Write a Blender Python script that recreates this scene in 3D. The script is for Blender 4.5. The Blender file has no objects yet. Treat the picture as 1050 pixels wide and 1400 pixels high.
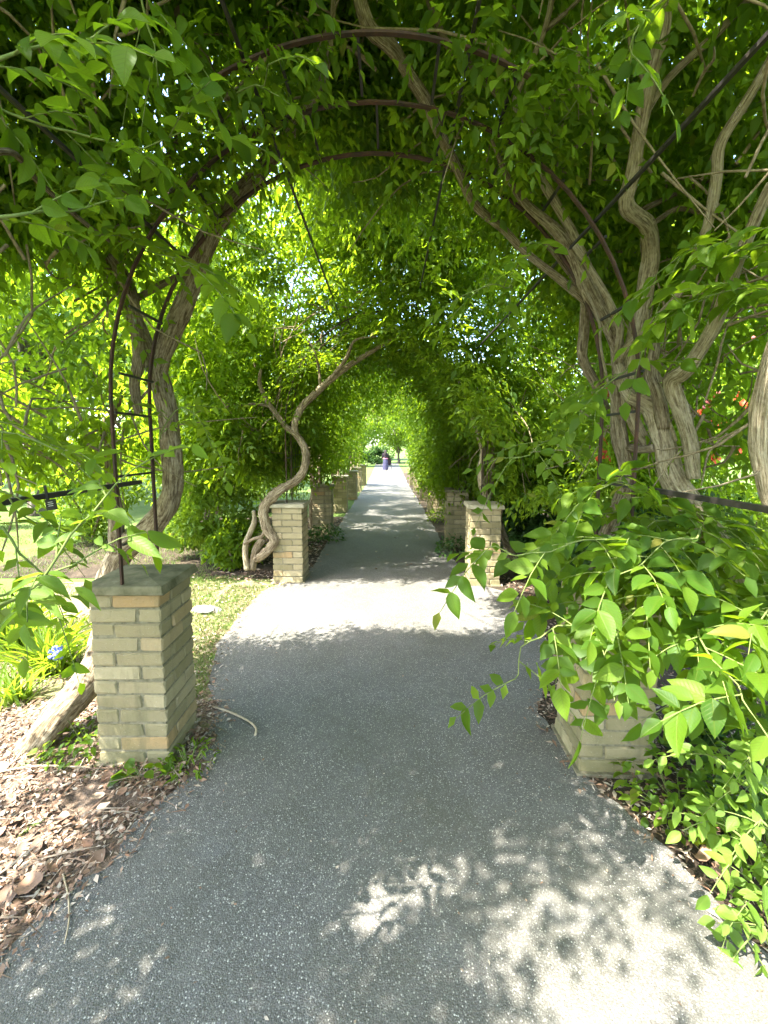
import bpy, bmesh, math, random
import numpy as np
from mathutils import Vector, Matrix

sc = bpy.context.scene
COL = sc.collection
rad = math.radians
random.seed(7)
RNG = np.random.default_rng(11)

# ------------------------------------------------------------------ camera, world, sun, exposure
PITCH, YAW, EYE = rad(5.8), rad(0.48), 1.6
cam_data = bpy.data.cameras.new('camera')
cam_data.sensor_fit = 'HORIZONTAL'; cam_data.sensor_width = 36.0
cam_data.lens = 36.0 * 600.0 / 1050.0
cam_data.shift_y = -31.0 / 1050.0
cam_data.clip_start = 0.05; cam_data.clip_end = 1500.0
cam = bpy.data.objects.new('camera', cam_data); COL.objects.link(cam)
cam.location = (0, 0, EYE)
cam.rotation_euler = (rad(90) - PITCH, 0, YAW)
sc.camera = cam

SUN = Vector((0.46, 0.30, -0.84)).normalized()          # direction the sunlight travels
world = bpy.data.worlds.new('World'); sc.world = world; world.use_nodes = True
wn = world.node_tree.nodes; wl = world.node_tree.links
for n in list(wn): wn.remove(n)
sky = wn.new('ShaderNodeTexSky'); sky.sky_type = 'NISHITA'; sky.sun_disc = False
sky.sun_elevation = math.asin(-SUN.z)
sky.sun_rotation = math.atan2(-SUN.x, -SUN.y)
sky.air_density = 1.0; sky.dust_density = 2.0; sky.ozone_density = 1.0
bg = wn.new('ShaderNodeBackground'); bg.inputs['Strength'].default_value = 0.15
wo = wn.new('ShaderNodeOutputWorld')
wl.new(sky.outputs[0], bg.inputs['Color']); wl.new(bg.outputs[0], wo.inputs['Surface'])
sun_data = bpy.data.lights.new('sun', 'SUN'); sun_data.energy = 3.3; sun_data.angle = rad(0.5)
sun_data.color = (1.0, 0.965, 0.91)
sun = bpy.data.objects.new('sun', sun_data); COL.objects.link(sun)
sun.rotation_euler = SUN.to_track_quat('-Z', 'Y').to_euler()
sun.location = (-6, -6, 14)
sc.view_settings.view_transform = 'Standard'; sc.view_settings.look = 'None'
sc.view_settings.exposure = 3.4; sc.view_settings.gamma = 1.0
sc.view_settings.use_curve_mapping = False
sc.render.engine = 'CYCLES'
sc.cycles.max_bounces = 10; sc.cycles.diffuse_bounces = 5; sc.cycles.transmission_bounces = 6
sc.cycles.glossy_bounces = 3

# ------------------------------------------------------------------ coordinates
_F = np.array([-math.sin(YAW)*math.cos(PITCH), math.cos(YAW)*math.cos(PITCH), -math.sin(PITCH)])
_R = np.array([math.cos(YAW), math.sin(YAW), 0.0]); _U = np.cross(_R, _F)
_C = np.array([0, 0, EYE])
def at(px, py, Y):                                      # a point of the photograph at distance Y along the path
    r = _F + _R*(px-525)/600.0 - _U*(py-669)/600.0
    return _C + r*(Y/r[1])
def zg(y):                                              # the path falls gently away beyond the second pillars
    return -0.017*np.maximum(0.0, np.asarray(y, float)-5.0)*np.where(np.asarray(y)>60, 60/np.maximum(np.asarray(y, float), 1), 1)
def project(P):
    d = P - _C; z = d @ _F
    zz = np.maximum(z, 1e-3)
    return 525 + 600*(d@_R)/zz, 669 - 600*(d@_U)/zz, z

def unit(a):
    return a/np.maximum(np.linalg.norm(a, axis=-1, keepdims=True), 1e-9)
def _hash(ix, iy, iz):
    h = (ix*73856093) ^ (iy*19349663) ^ (iz*83492791)
    h = (h ^ (h >> 13))*1274126177
    return ((h ^ (h >> 16)) & 0xffff)/65535.0
def noise3(P, s, off=0):
    Q = np.asarray(P, float)*s + off*17.3 + 100; i = np.floor(Q).astype(np.int64); f = Q-i; f = f*f*(3-2*f)
    out = 0
    for dx in (0, 1):
        for dy in (0, 1):
            for dz in (0, 1):
                w = (f[..., 0] if dx else 1-f[..., 0])*(f[..., 1] if dy else 1-f[..., 1])*(f[..., 2] if dz else 1-f[..., 2])
                out = out + w*_hash(i[..., 0]+dx, i[..., 1]+dy, i[..., 2]+dz)
    return out

# ------------------------------------------------------------------ object helpers
def tag(o, label=None, cat=None, group=None, kind=None):
    if label: o['label'] = label
    if cat: o['category'] = cat
    if group: o['group'] = group
    if kind: o['kind'] = kind
    return o
def thing(name, label, cat, loc, group=None):
    o = bpy.data.objects.new(name, None); COL.objects.link(o)
    o.location = [float(v) for v in loc]; o.empty_display_size = 0.1
    return tag(o, label, cat, group)
def link(name, mesh, parent=None, loc=None):
    o = bpy.data.objects.new(name, mesh); COL.objects.link(o)
    if parent is not None:
        o.parent = parent
        if loc is None:
            r = parent
            L = Vector(r.location)
            while r.parent: r = r.parent; L = L + Vector(r.location)
            o.location = -L
        else: o.location = loc
    elif loc is not None: o.location = loc
    return o

class MB:
    def __init__(s): s.v = []; s.f = []; s.uv = []; s.n = 0; s.smooth = True
    def add(s, V, Fc, UV=None):
        V = np.asarray(V, float).reshape(-1, 3)
        s.v.append(V); b = s.n
        for i, f in enumerate(Fc):
            s.f.append([int(k)+b for k in f])
            s.uv.append(UV[i] if UV is not None else [(0.5, 0.5)]*len(f))
        s.n += len(V); return s
    def box(s, c, d, M=None):
        c = np.array(c, float); d = np.array(d, float)/2
        V = np.array([[x, y, z] for x in (-1, 1) for y in (-1, 1) for z in (-1, 1)], float)*d
        if M is not None: V = V @ np.array(M).T
        return s.add(V+c, [(0, 1, 3, 2), (4, 6, 7, 5), (0, 4, 5, 1), (2, 3, 7, 6), (0, 2, 6, 4), (1, 5, 7, 3)])
    def bar(s, a, b, w, t=None):                         # rectangular bar between two points
        a = np.array(a, float); b = np.array(b, float); t = t or w
        d = unit(b-a); up = np.array([0, 1, 0]) if abs(d[1]) < .9 else np.array([0, 0, 1.])
        x = unit(np.cross(up, d)); y = np.cross(d, x)
        return s.box((a+b)/2, (w, t, np.linalg.norm(b-a)), np.stack([x, y, d], 1))
    def tube(s, pts, r, n=10, ridge=0.0, twist=2.0, seed=0, step=0.05, lump=0.0, caps=True):
        pts = np.asarray(pts, float); r = np.broadcast_to(np.asarray(r, float), (len(pts),))
        P, Rr = spline(pts, r, step)
        T = unit(np.gradient(P, axis=0))
        x = np.cross(T[0], [0.31, 0.17, 0.93]); x = x/np.linalg.norm(x)
        rng = np.random.default_rng(abs(int(seed))+1)
        ph = rng.uniform(0, 6.28, 8); S = np.concatenate([[0], np.cumsum(np.linalg.norm(np.diff(P, axis=0), axis=1))])
        a = np.arange(n)*2*math.pi/n
        rings = []
        for i in range(len(P)):
            x = x - T[i]*np.dot(x, T[i]); x = x/max(np.linalg.norm(x), 1e-6); y = np.cross(T[i], x)
            q = a + twist*S[i]
            k = 1 + ridge*(0.35*np.sin(9*q+ph[7]+2*math.sin(6*S[i]))+0.6*np.sin(3*q+ph[0]+1.3*math.sin(2.1*S[i]+ph[5])) + 0.5*np.sin(5*q+ph[1]+math.sin(5*S[i]+ph[6])) + 0.45*np.sin(2*a+ph[2]+2.0*S[i]))
            k = k*(1 + lump*(math.sin(7*S[i]+ph[3])+0.8*math.sin(17*S[i]+ph[4])))
            rings.append(P[i] + (Rr[i]*k)[:, None]*(np.cos(a)[:, None]*x + np.sin(a)[:, None]*y))
        V = np.concatenate(rings); Fc = []; UV = []
        for i in range(len(P)-1):
            for j in range(n):
                j2 = (j+1) % n
                Fc.append((i*n+j, i*n+j2, (i+1)*n+j2, (i+1)*n+j))
                u0, u1 = j/n, (j+1)/n
                UV.append([(u0, S[i]), (u1, S[i]), (u1, S[i+1]), (u0, S[i+1])])
        if caps:
            Fc.append(tuple(range(n-1, -1, -1))); UV.append([(0.5, 0)]*n)
            m = (len(P)-1)*n
            Fc.append(tuple(range(m, m+n))); UV.append([(0.5, S[-1])]*n)
        return s.add(V, Fc, UV)
    def mesh(s, name, mat, smooth=None):
        me = bpy.data.meshes.new(name)
        V = np.concatenate(s.v) if s.v else np.zeros((0, 3))
        me.from_pydata([tuple(p) for p in V], [], s.f)
        ul = me.uv_layers.new(name='UVMap')
        flat = np.array([c for u in s.uv for c in u], dtype=np.float32).ravel()
        ul.data.foreach_set('uv', flat)
        if mat: me.materials.append(mat)
        if s.smooth if smooth is None else smooth:
            me.polygons.foreach_set('use_smooth', [True]*len(me.polygons))
        me.update(); return me
    def build(s, name, mat, parent=None, smooth=None, loc=None):
        return link(name, s.mesh(name, mat, smooth), parent, loc)

def spline(pts, r, step):
    P = []; Q = []
    n = len(pts)
    for i in range(n-1):
        p0 = pts[max(i-1, 0)]; p1 = pts[i]; p2 = pts[i+1]; p3 = pts[min(i+2, n-1)]
        L = np.linalg.norm(p2-p1); m = max(2, int(math.ceil(L/step)))
        for k in range(m):
            t = k/m
            P.append(0.5*((2*p1)+(-p0+p2)*t+(2*p0-5*p1+4*p2-p3)*t*t+(-p0+3*p1-3*p2+p3)*t**3))
            Q.append(r[i]*(1-t)+r[i+1]*t)
    P.append(pts[-1]); Q.append(r[-1])
    return np.array(P), np.array(Q)

def fast_mesh(name, V, Fc, mat, smooth=False):           # V (n,3), Fc (m,3) triangles
    me = bpy.data.meshes.new(name)
    me.vertices.add(len(V)); me.vertices.foreach_set('co', V.astype(np.float32).ravel())
    m = len(Fc)
    me.loops.add(m*3); me.loops.foreach_set('vertex_index', Fc.astype(np.int32).ravel())
    me.polygons.add(m)
    me.polygons.foreach_set('loop_start', np.arange(0, m*3, 3, dtype=np.int32))
    me.polygons.foreach_set('loop_total', np.full(m, 3, dtype=np.int32))
    if smooth: me.polygons.foreach_set('use_smooth', np.ones(m, dtype=bool))
    me.update(calc_edges=True)
    if mat: me.materials.append(mat)
    return me

# ------------------------------------------------------------------ materials
def nodes(name):
    m = bpy.data.materials.new(name); m.use_nodes = True
    t = m.node_tree
    for n in list(t.nodes): t.nodes.remove(n)
    out = t.nodes.new('ShaderNodeOutputMaterial')
    return m, t, out
def N(t, typ, **kw):
    n = t.nodes.new(typ)
    for k, v in kw.items():
        if k.startswith('i_'): n.inputs[k[2:].replace('_', ' ')].default_value = v
        else: setattr(n, k, v)
    return n
def ramp(t, src, stops):
    r = t.nodes.new('ShaderNodeValToRGB')
    e = r.color_ramp.elements
    while len(e) < len(stops): e.new(0.5)
    for k, (p, c) in enumerate(stops):
        e[k].position = p; e[k].color = (*c, 1) if len(c) == 3 else c
    t.links.new(src, r.inputs[0]); return r.outputs[0]
def mixc(t, fac, a, b, mode='MIX'):
    n = t.nodes.new('ShaderNodeMix'); n.data_type = 'RGBA'; n.blend_type = mode
    for s, v in ((n.inputs[0], fac), (n.inputs[6], a), (n.inputs[7], b)):
        if hasattr(v, 'links'): t.links.new(v, s)
        elif isinstance(v, (int, float)): s.default_value = v
        else: s.default_value = (*v, 1)
    return n.outputs[2]
def math_(t, op, a, b=None, c=None):
    n = t.nodes.new('ShaderNodeMath'); n.operation = op
    for i, v in enumerate((a, b, c)):
        if v is None: continue
        if hasattr(v, 'links'): t.links.new(v, n.inputs[i])
        else: n.inputs[i].default_value = v
    return n.outputs[0]
def tex(t, typ, vec=None, **kw):
    n = N(t, typ, **kw)
    if vec is not None: t.links.new(vec, n.inputs['Vector'])
    return n
def objco(t, world_space=True):
    if world_space: return t.nodes.new('ShaderNodeNewGeometry').outputs['Position']
    return t.nodes.new('ShaderNodeTexCoord').outputs['Object']
def finish(t, out, col, rough=0.8, bump=None, bstr=0.3, bdist=0.01, spec=0.3, metal=0.0):
    p = N(t, 'ShaderNodeBsdfPrincipled')
    if hasattr(col, 'links'): t.links.new(col, p.inputs['Base Color'])
    else: p.inputs['Base Color'].default_value = (*col, 1)
    if hasattr(rough, 'links'): t.links.new(rough, p.inputs['Roughness'])
    else: p.inputs['Roughness'].default_value = rough
    p.inputs['Specular IOR Level'].default_value = spec
    p.inputs['Metallic'].default_value = metal
    if bump is not None:
        b = N(t, 'ShaderNodeBump', i_Strength=bstr, i_Distance=bdist); t.links.new(bump, b.inputs['Height'])
        t.links.new(b.outputs[0], p.inputs['Normal'])
    t.links.new(p.outputs[0], out.inputs['Surface'])
    return p

def leaf_material(name, dark, mid, light, trans=(0.10, 0.19, 0.012), tfac=0.45, veins=False, rough=0.5, spec=0.22):
    m, t, out = nodes(name)
    g = N(t, 'ShaderNodeNewGeometry'); oi = N(t, 'ShaderNodeObjectInfo')
    r = math_(t, 'FRACT', math_(t, 'ADD', g.outputs['Random Per Island'], oi.outputs['Random']))
    big = tex(t, 'ShaderNodeTexNoise', g.outputs['Position'], i_Scale=1.3, i_Detail=2.0)
    v = math_(t, 'ADD', math_(t, 'MULTIPLY', r, 0.7), math_(t, 'MULTIPLY', big.outputs[0], 0.45))
    col = ramp(t, v, [(0.15, dark), (0.5, mid), (0.90, light)])
    col = mixc(t, ramp(t, r, [(0.988, (0, 0, 0)), (0.992, (1, 1, 1))]), col, (0.17, 0.16, 0.03))
    tr = mixc(t, v, [c*0.7 for c in trans], [c*1.25 for c in trans])
    h = None
    if veins:
        uv = N(t, 'ShaderNodeTexCoord').outputs['UV']
        s = N(t, 'ShaderNodeSeparateXYZ'); t.links.new(uv, s.inputs[0])
        u = math_(t, 'ABSOLUTE', math_(t, 'SUBTRACT', s.outputs[0], 0.5))
        w = math_(t, 'SUBTRACT', s.outputs[1], math_(t, 'MULTIPLY', u, 0.55))
        side = math_(t, 'PINGPONG', math_(t, 'MULTIPLY', w, 9.0), 0.5)
        sidev = math_(t, 'SUBTRACT', 1.0, math_(t, 'SMOOTH_MIN', math_(t, 'MULTIPLY', side, 7.0), 1.0, 0.1))
        midv = math_(t, 'SUBTRACT', 1.0, math_(t, 'SMOOTH_MIN', math_(t, 'MULTIPLY', u, 26.0), 1.0, 0.1))
        h = math_(t, 'MAXIMUM', sidev, midv)
        col = mixc(t, math_(t, 'MULTIPLY', h, 0.35), col, [min(.2, c*1.6) for c in light])
        tr = mixc(t, math_(t, 'MULTIPLY', h, 0.4), tr, [c*0.45 for c in trans])
    p = N(t, 'ShaderNodeBsdfPrincipled'); t.links.new(col, p.inputs['Base Color'])
    p.inputs['Roughness'].default_value = rough; p.inputs['Specular IOR Level'].default_value = spec
    tl = N(t, 'ShaderNodeBsdfTranslucent'); t.links.new(tr, tl.inputs['Color'])
    if h is not None:
        b = N(t, 'ShaderNodeBump', i_Strength=0.35, i_Distance=0.002, invert=True); t.links.new(h, b.inputs['Height'])
        t.links.new(b.outputs[0], p.inputs['Normal'])
    mx = N(t, 'ShaderNodeMixShader'); mx.inputs[0].default_value = tfac
    t.links.new(p.outputs[0], mx.inputs[1]); t.links.new(tl.outputs[0], mx.inputs[2])
    t.links.new(mx.outputs[0], out.inputs['Surface'])
    return m

M = {}
M['leaf'] = leaf_material('vine_leaf', (0.028, 0.066, 0.007), (0.058, 0.118, 0.010), (0.108, 0.17, 0.014), (0.30, 0.43, 0.013), tfac=.55)
M['leaf_near'] = leaf_material('vine_leaf_close', (0.014, 0.046, 0.006), (0.046, 0.112, 0.009), (0.11, 0.178, 0.014), (0.28, 0.43, 0.012), tfac=.55, veins=True)
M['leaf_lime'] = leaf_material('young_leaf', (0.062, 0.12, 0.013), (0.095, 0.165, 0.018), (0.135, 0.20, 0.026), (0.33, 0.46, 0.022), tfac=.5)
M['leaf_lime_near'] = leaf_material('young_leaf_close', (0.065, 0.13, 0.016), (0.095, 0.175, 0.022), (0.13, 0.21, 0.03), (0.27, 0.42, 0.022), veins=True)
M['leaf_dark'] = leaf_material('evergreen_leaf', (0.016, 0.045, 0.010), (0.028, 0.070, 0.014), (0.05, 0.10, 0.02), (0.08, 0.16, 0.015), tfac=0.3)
M['leaf_tree'] = leaf_material('tree_leaf', (0.045, 0.085, 0.012), (0.075, 0.13, 0.016), (0.115, 0.175, 0.024), (0.28, 0.40, 0.02), tfac=.5)
M['grass'] = leaf_material('grass_blade', (0.05, 0.095, 0.02), (0.09, 0.14, 0.03), (0.16, 0.17, 0.06), (0.18, 0.26, 0.03), tfac=0.3)

def mk_bark(name, c0, c1, c2, scale=1.0):
    m, t, out = nodes(name)
    uv = N(t, 'ShaderNodeTexCoord').outputs['UV']
    s = N(t, 'ShaderNodeSeparateXYZ'); t.links.new(uv, s.inputs[0])
    ang = math_(t, 'MULTIPLY', s.outputs[0], 6.28318)
    c = N(t, 'ShaderNodeCombineXYZ')
    t.links.new(math_(t, 'MULTIPLY', math_(t, 'COSINE', ang), 1.3), c.inputs[0])
    t.links.new(math_(t, 'MULTIPLY', math_(t, 'SINE', ang), 1.3), c.inputs[1])
    t.links.new(math_(t, 'MULTIPLY', s.outputs[1], 3.2*scale), c.inputs[2])
    n1 = tex(t, 'ShaderNodeTexNoise', c.outputs[0], i_Scale=4.0, i_Detail=7.0, i_Roughness=0.65, i_Distortion=0.6)
    n2 = tex(t, 'ShaderNodeTexNoise', objco(t), i_Scale=9.0, i_Detail=3.0)
    n3 = tex(t, 'ShaderNodeTexNoise', objco(t), i_Scale=60.0, i_Detail=4.0)
    fib = math_(t, 'ADD', math_(t, 'MULTIPLY', n1.outputs[0], 0.85), math_(t, 'MULTIPLY', n3.outputs[0], 0.2))
    col = ramp(t, fib, [(0.40, c0), (0.50, c1), (0.62, c2)])
    lich = ramp(t, n2.outputs[0], [(0.55, (0, 0, 0)), (0.72, (1, 1, 1))])
    col = mixc(t, math_(t, 'MULTIPLY', lich, 0.35), col, [x*1.15 for x in c2])
    finish(t, out, col, 0.9, fib, 1.0, 0.022, 0.12)
    return m
M['bark'] = mk_bark('vine_bark', (0.062, 0.043, 0.025), (0.18, 0.135, 0.08), (0.33, 0.27, 0.18))
M['bark_pale'] = mk_bark('pale_vine_bark', (0.11, 0.082, 0.047), (0.27, 0.215, 0.128), (0.42, 0.355, 0.235))
M['bark_tree'] = mk_bark('tree_bark', (0.04, 0.03, 0.022), (0.10, 0.08, 0.06), (0.18, 0.15, 0.12), 0.6)

def mk_brick():
    m, t, out = nodes('buff_brick')
    oi = N(t, 'ShaderNodeObjectInfo'); P = objco(t)
    g = N(t, 'ShaderNodeNewGeometry')
    r = math_(t, 'FRACT', math_(t, 'ADD', oi.outputs['Random'], g.outputs['Random Per Island']))
    col = ramp(t, r, [(0.0, (0.20, 0.168, 0.085)), (0.3, (0.24, 0.20, 0.107)), (0.6, (0.28, 0.232, 0.128)), (0.85, (0.34, 0.285, 0.165)), (1.0, (0.34, 0.215, 0.095))])
    n1 = tex(t, 'ShaderNodeTexNoise', P, i_Scale=14.0, i_Detail=6.0, i_Roughness=0.7)
    n2 = tex(t, 'ShaderNodeTexNoise', P, i_Scale=3.2, i_Detail=5.0, i_Roughness=0.65)
    n3 = tex(t, 'ShaderNodeTexNoise', P, i_Scale=160.0, i_Detail=3.0)
    col = mixc(t, ramp(t, n1.outputs[0], [(0.35, (0, 0, 0)), (0.75, (0.55, 0.55, 0.55))]), col, (0.23, 0.185, 0.11))
    # algae low down and in damp patches (stays with the brick)
    s = N(t, 'ShaderNodeSeparateXYZ'); t.links.new(P, s.inputs[0])
    low = math_(t, 'SUBTRACT', 0.62, math_(t, 'MULTIPLY', s.outputs[2], 0.32))
    al = math_(t, 'MULTIPLY', ramp(t, math_(t, 'ADD', n2.outputs[0], math_(t, 'SUBTRACT', low, 0.5)), [(0.48, (0, 0, 0)), (0.75, (1, 1, 1))]), 0.7)
    col = mixc(t, al, col, (0.13, 0.125, 0.055))
    speck = ramp(t, tex(t, 'ShaderNodeTexVoronoi', P, i_Scale=55.0).outputs['Distance'], [(0.06, (1, 1, 1)), (0.16, (0, 0, 0))])
    col = mixc(t, math_(t, 'MULTIPLY', speck, 0.25), col, (0.5, 0.47, 0.38))
    run = N(t, 'ShaderNodeMapping'); run.inputs['Scale'].default_value = (9, 9, 1.1); t.links.new(P, run.inputs['Vector'])
    n4 = tex(t, 'ShaderNodeTexNoise', run.outputs[0], i_Scale=1.0, i_Detail=5.0, i_Roughness=0.65)
    col = mixc(t, ramp(t, n4.outputs[0], [(0.52, (0, 0, 0)), (0.68, (0.55, 0.55, 0.55))]), col, (0.10, 0.095, 0.05))
    h = math_(t, 'ADD', math_(t, 'MULTIPLY', n1.outputs[0], 0.7), math_(t, 'MULTIPLY', n3.outputs[0], 0.3))
    finish(t, out, col, 0.92, h, 0.85, 0.012, 0.15)
    return m
M['brick'] = mk_brick()

def mk_simple(name, c0, c1, scale=20, rough=0.85, bstr=0.4, bdist=0.005, spec=0.2, c2=None):
    m, t, out = nodes(name); P = objco(t)
    n = tex(t, 'ShaderNodeTexNoise', P, i_Scale=float(scale), i_Detail=6.0, i_Roughness=0.65)
    st = [(0.32, c0), (0.62, c1)] + ([(0.8, c2)] if c2 else [])
    finish(t, out, ramp(t, n.outputs[0], st), rough, n.outputs[0], bstr, bdist, spec)
    return m
M['mortar'] = mk_simple('mortar', (0.10, 0.088, 0.05), (0.20, 0.175, 0.11), 40)
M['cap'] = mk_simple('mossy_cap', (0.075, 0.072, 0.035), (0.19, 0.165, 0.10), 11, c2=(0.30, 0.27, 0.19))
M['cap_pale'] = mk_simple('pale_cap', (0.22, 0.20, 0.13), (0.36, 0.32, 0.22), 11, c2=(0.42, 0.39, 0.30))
M['iron'] = mk_simple('black_iron', (0.012, 0.011, 0.011), (0.03, 0.024, 0.02), 30, 0.55, 0.3, 0.002, 0.4, (0.055, 0.03, 0.018))
M['rust'] = mk_simple('rusted_iron', (0.022, 0.014, 0.011), (0.065, 0.030, 0.018), 18, 0.7, 0.4, 0.003, 0.3, (0.12, 0.05, 0.028))
M['twig'] = mk_simple('twig', (0.09, 0.065, 0.035), (0.24, 0.19, 0.115), 50)
M['stem'] = mk_simple('green_stem', (0.09, 0.13, 0.03), (0.16, 0.19, 0.055), 40)
M['straw'] = mk_simple('straw', (0.26, 0.20, 0.12), (0.42, 0.34, 0.22), 30)
M['dry'] = None

def mk_dry():
    m, t, out = nodes('dry_leaf')
    oi = N(t, 'ShaderNodeObjectInfo'); g = N(t, 'ShaderNodeNewGeometry')
    r = math_(t, 'FRACT', math_(t, 'ADD', oi.outputs['Random'], g.outputs['Random Per Island']))
    col = ramp(t, r, [(0.0, (0.085, 0.05, 0.03)), (0.3, (0.18, 0.11, 0.065)), (0.5, (0.28, 0.15, 0.09)), (0.7, (0.34, 0.26, 0.18)), (1.0, (0.50, 0.43, 0.33))])
    n = tex(t, 'ShaderNodeTexNoise', g.outputs['Position'], i_Scale=45.0, i_Detail=4.0)
    col = mixc(t, math_(t, 'MULTIPLY', n.outputs[0], 0.5), col, (0.10, 0.06, 0.035))
    finish(t, out, col, 0.65, n.outputs[0], 0.3, 0.004, 0.3)
    return m
M['dry'] = mk_dry()

def mk_asphalt():
    m, t, out = nodes('exposed_aggregate_asphalt'); P = objco(t)
    v1 = tex(t, 'ShaderNodeTexVoronoi', P, i_Scale=190.0, i_Randomness=1.0)
    v2 = tex(t, 'ShaderNodeTexVoronoi', P, i_Scale=330.0)
    sep = N(t, 'ShaderNodeSeparateColor'); t.links.new(v1.outputs['Color'], sep.inputs[0])
    sep2 = N(t, 'ShaderNodeSeparateColor'); t.links.new(v2.outputs['Color'], sep2.inputs[0])
    stone = ramp(t, sep.outputs[0], [(0.0, (0.064, 0.057, 0.048)), (0.6, (0.118, 0.106, 0.090)), (0.84, (0.16, 0.15, 0.138)), (0.93, (0.33, 0.315, 0.265)), (1.0, (0.56, 0.53, 0.45))])
    gap = ramp(t, v1.outputs['Distance'], [(0.30, (1, 1, 1)), (0.62, (0, 0, 0))])
    n1 = tex(t, 'ShaderNodeTexNoise', P, i_Scale=1.1, i_Detail=5.0, i_Roughness=0.6)
    n2 = tex(t, 'ShaderNodeTexNoise', P, i_Scale=7.0, i_Detail=4.0)
    bind = ramp(t, n1.outputs[0], [(0.3, (0.068, 0.060, 0.050)), (0.7, (0.114, 0.102, 0.086))])
    fine = ramp(t, sep2.outputs[1], [(0.0, (0.05, 0.052, 0.047)), (0.8, (0.13, 0.13, 0.115)), (1.0, (0.34, 0.33, 0.28))])
    col = mixc(t, 0.5, bind, fine)
    col = mixc(t, gap, col, stone)
    col = mixc(t, ramp(t, n2.outputs[0], [(0.45, (0, 0, 0)), (0.8, (0.4, 0.4, 0.4))]), col, (0.15, 0.14, 0.12))
    st1 = tex(t, 'ShaderNodeTexNoise', P, i_Scale=0.8, i_Detail=6.0, i_Roughness=0.7)
    col = mixc(t, ramp(t, st1.outputs[0], [(0.42, (0, 0, 0)), (0.62, (0.8, 0.8, 0.8))]), col, mixc(t, 0.5, col, (0.06, 0.060, 0.034)))
    st2 = tex(t, 'ShaderNodeTexNoise', P, i_Scale=2.3, i_Detail=6.0, i_Roughness=0.75)
    col = mixc(t, ramp(t, st2.outputs[0], [(0.56, (0, 0, 0)), (0.70, (0.4, 0.4, 0.4))]), col, (0.15, 0.145, 0.14))
    h = math_(t, 'ADD', math_(t, 'MULTIPLY', gap, 0.7), math_(t, 'MULTIPLY', n2.outputs[0], 0.3))
    finish(t, out, col, 0.75, h, 0.5, 0.003, 0.35)
    return m
M['asphalt'] = mk_asphalt()

def mk_ground(name, stops, scale, fine=60.0, rough=0.95):
    m, t, out = nodes(name); P = objco(t)
    a = tex(t, 'ShaderNodeTexNoise', P, i_Scale=float(scale), i_Detail=8.0, i_Roughness=0.7)
    b = tex(t, 'ShaderNodeTexNoise', P, i_Scale=float(fine), i_Detail=5.0, i_Roughness=0.7)
    f = math_(t, 'ADD', math_(t, 'MULTIPLY', a.outputs[0], 0.6), math_(t, 'MULTIPLY', b.outputs[0], 0.4))
    finish(t, out, ramp(t, f, stops), rough, b.outputs[0], 0.8, 0.02, 0.1)
    return m
M['lawn'] = mk_ground('lawn', [(0.35, (0.06, 0.10, 0.022)), (0.5, (0.10, 0.15, 0.035)), (0.65, (0.17, 0.19, 0.06))], 1.7, 50)
M['verge'] = mk_ground('verge', [(0.36, (0.10, 0.075, 0.045)), (0.46, (0.21, 0.165, 0.105)), (0.52, (0.15, 0.16, 0.055)), (0.62, (0.30, 0.25, 0.17))], 3.0, 70)
M['mulch'] = mk_ground('mulch', [(0.36, (0.045, 0.032, 0.022)), (0.5, (0.13, 0.093, 0.064)), (0.66, (0.28, 0.215, 0.16))], 6.0, 90)
M['soil'] = mk_ground('soil', [(0.36, (0.022, 0.017, 0.012)), (0.5, (0.055, 0.042, 0.028)), (0.68, (0.12, 0.09, 0.06))], 5.0, 80)

# ------------------------------------------------------------------ foliage engine
TPL8 = (np.array([[0, 0, 0], [.30, -.5, .05], [.32, 0, -.03], [.30, .5, .05], [.66, -.36, .0], [.68, 0, -.07], [.66, .36, .0], [1, 0, -.16]]),
        np.array([[0, 2, 1], [0, 3, 2], [1, 2, 5], [1, 5, 4], [2, 3, 6], [2, 6, 5], [4, 5, 7], [5, 6, 7]]))
TPL4 = (np.array([[0, 0, 0], [.4, -.5, .05], [.42, 0, -.04], [.4, .5, .05], [1, 0, -.12]]),
        np.array([[0, 2, 1], [0, 3, 2], [1, 2, 4], [2, 3, 4]]))
TPL2 = (np.array([[0, 0, 0], [.42, -.5, .03], [.42, .5, .03], [1, 0, -.1]]), np.array([[0, 2, 1], [1, 2, 3]]))

class Leaves:
    def __init__(s): s.p = []; s.d = []; s.n = []; s.L = []; s.W = []
    def add(s, p, d, n, L, W):
        k = len(p)
        s.p.append(p); s.d.append(d); s.n.append(n)
        s.L.append(np.broadcast_to(L, (k,)).copy()); s.W.append(np.broadcast_to(W, (k,)).copy())
    def cat(s):
        if len(s.p) == 0: return [np.zeros((0, 3))]*3 + [np.zeros(0)]*2
        return [np.concatenate(a) for a in (s.p, s.d, s.n, s.L, s.W)]
def frames(d, n):
    d = unit(d); y = unit(np.cross(n, d)); z = np.cross(d, y); return d, y, z
def bake(name, arr, tpl, mat):
    p, d, n, L, W = arr
    d, y, z = frames(d, n)
    T, Fc = tpl; k = len(T)
    V = p[:, None, :] + d[:, None, :]*(T[None, :, 0:1]*L[:, None, None]) + y[:, None, :]*(T[None, :, 1:2]*W[:, None, None]) + z[:, None, :]*(T[None, :, 2:3]*L[:, None, None])
    F2 = (Fc[None, :, :] + (np.arange(len(p))*k)[:, None, None]).reshape(-1, 3)
    return fast_mesh(name, V.reshape(-1, 3), F2, mat)

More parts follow.
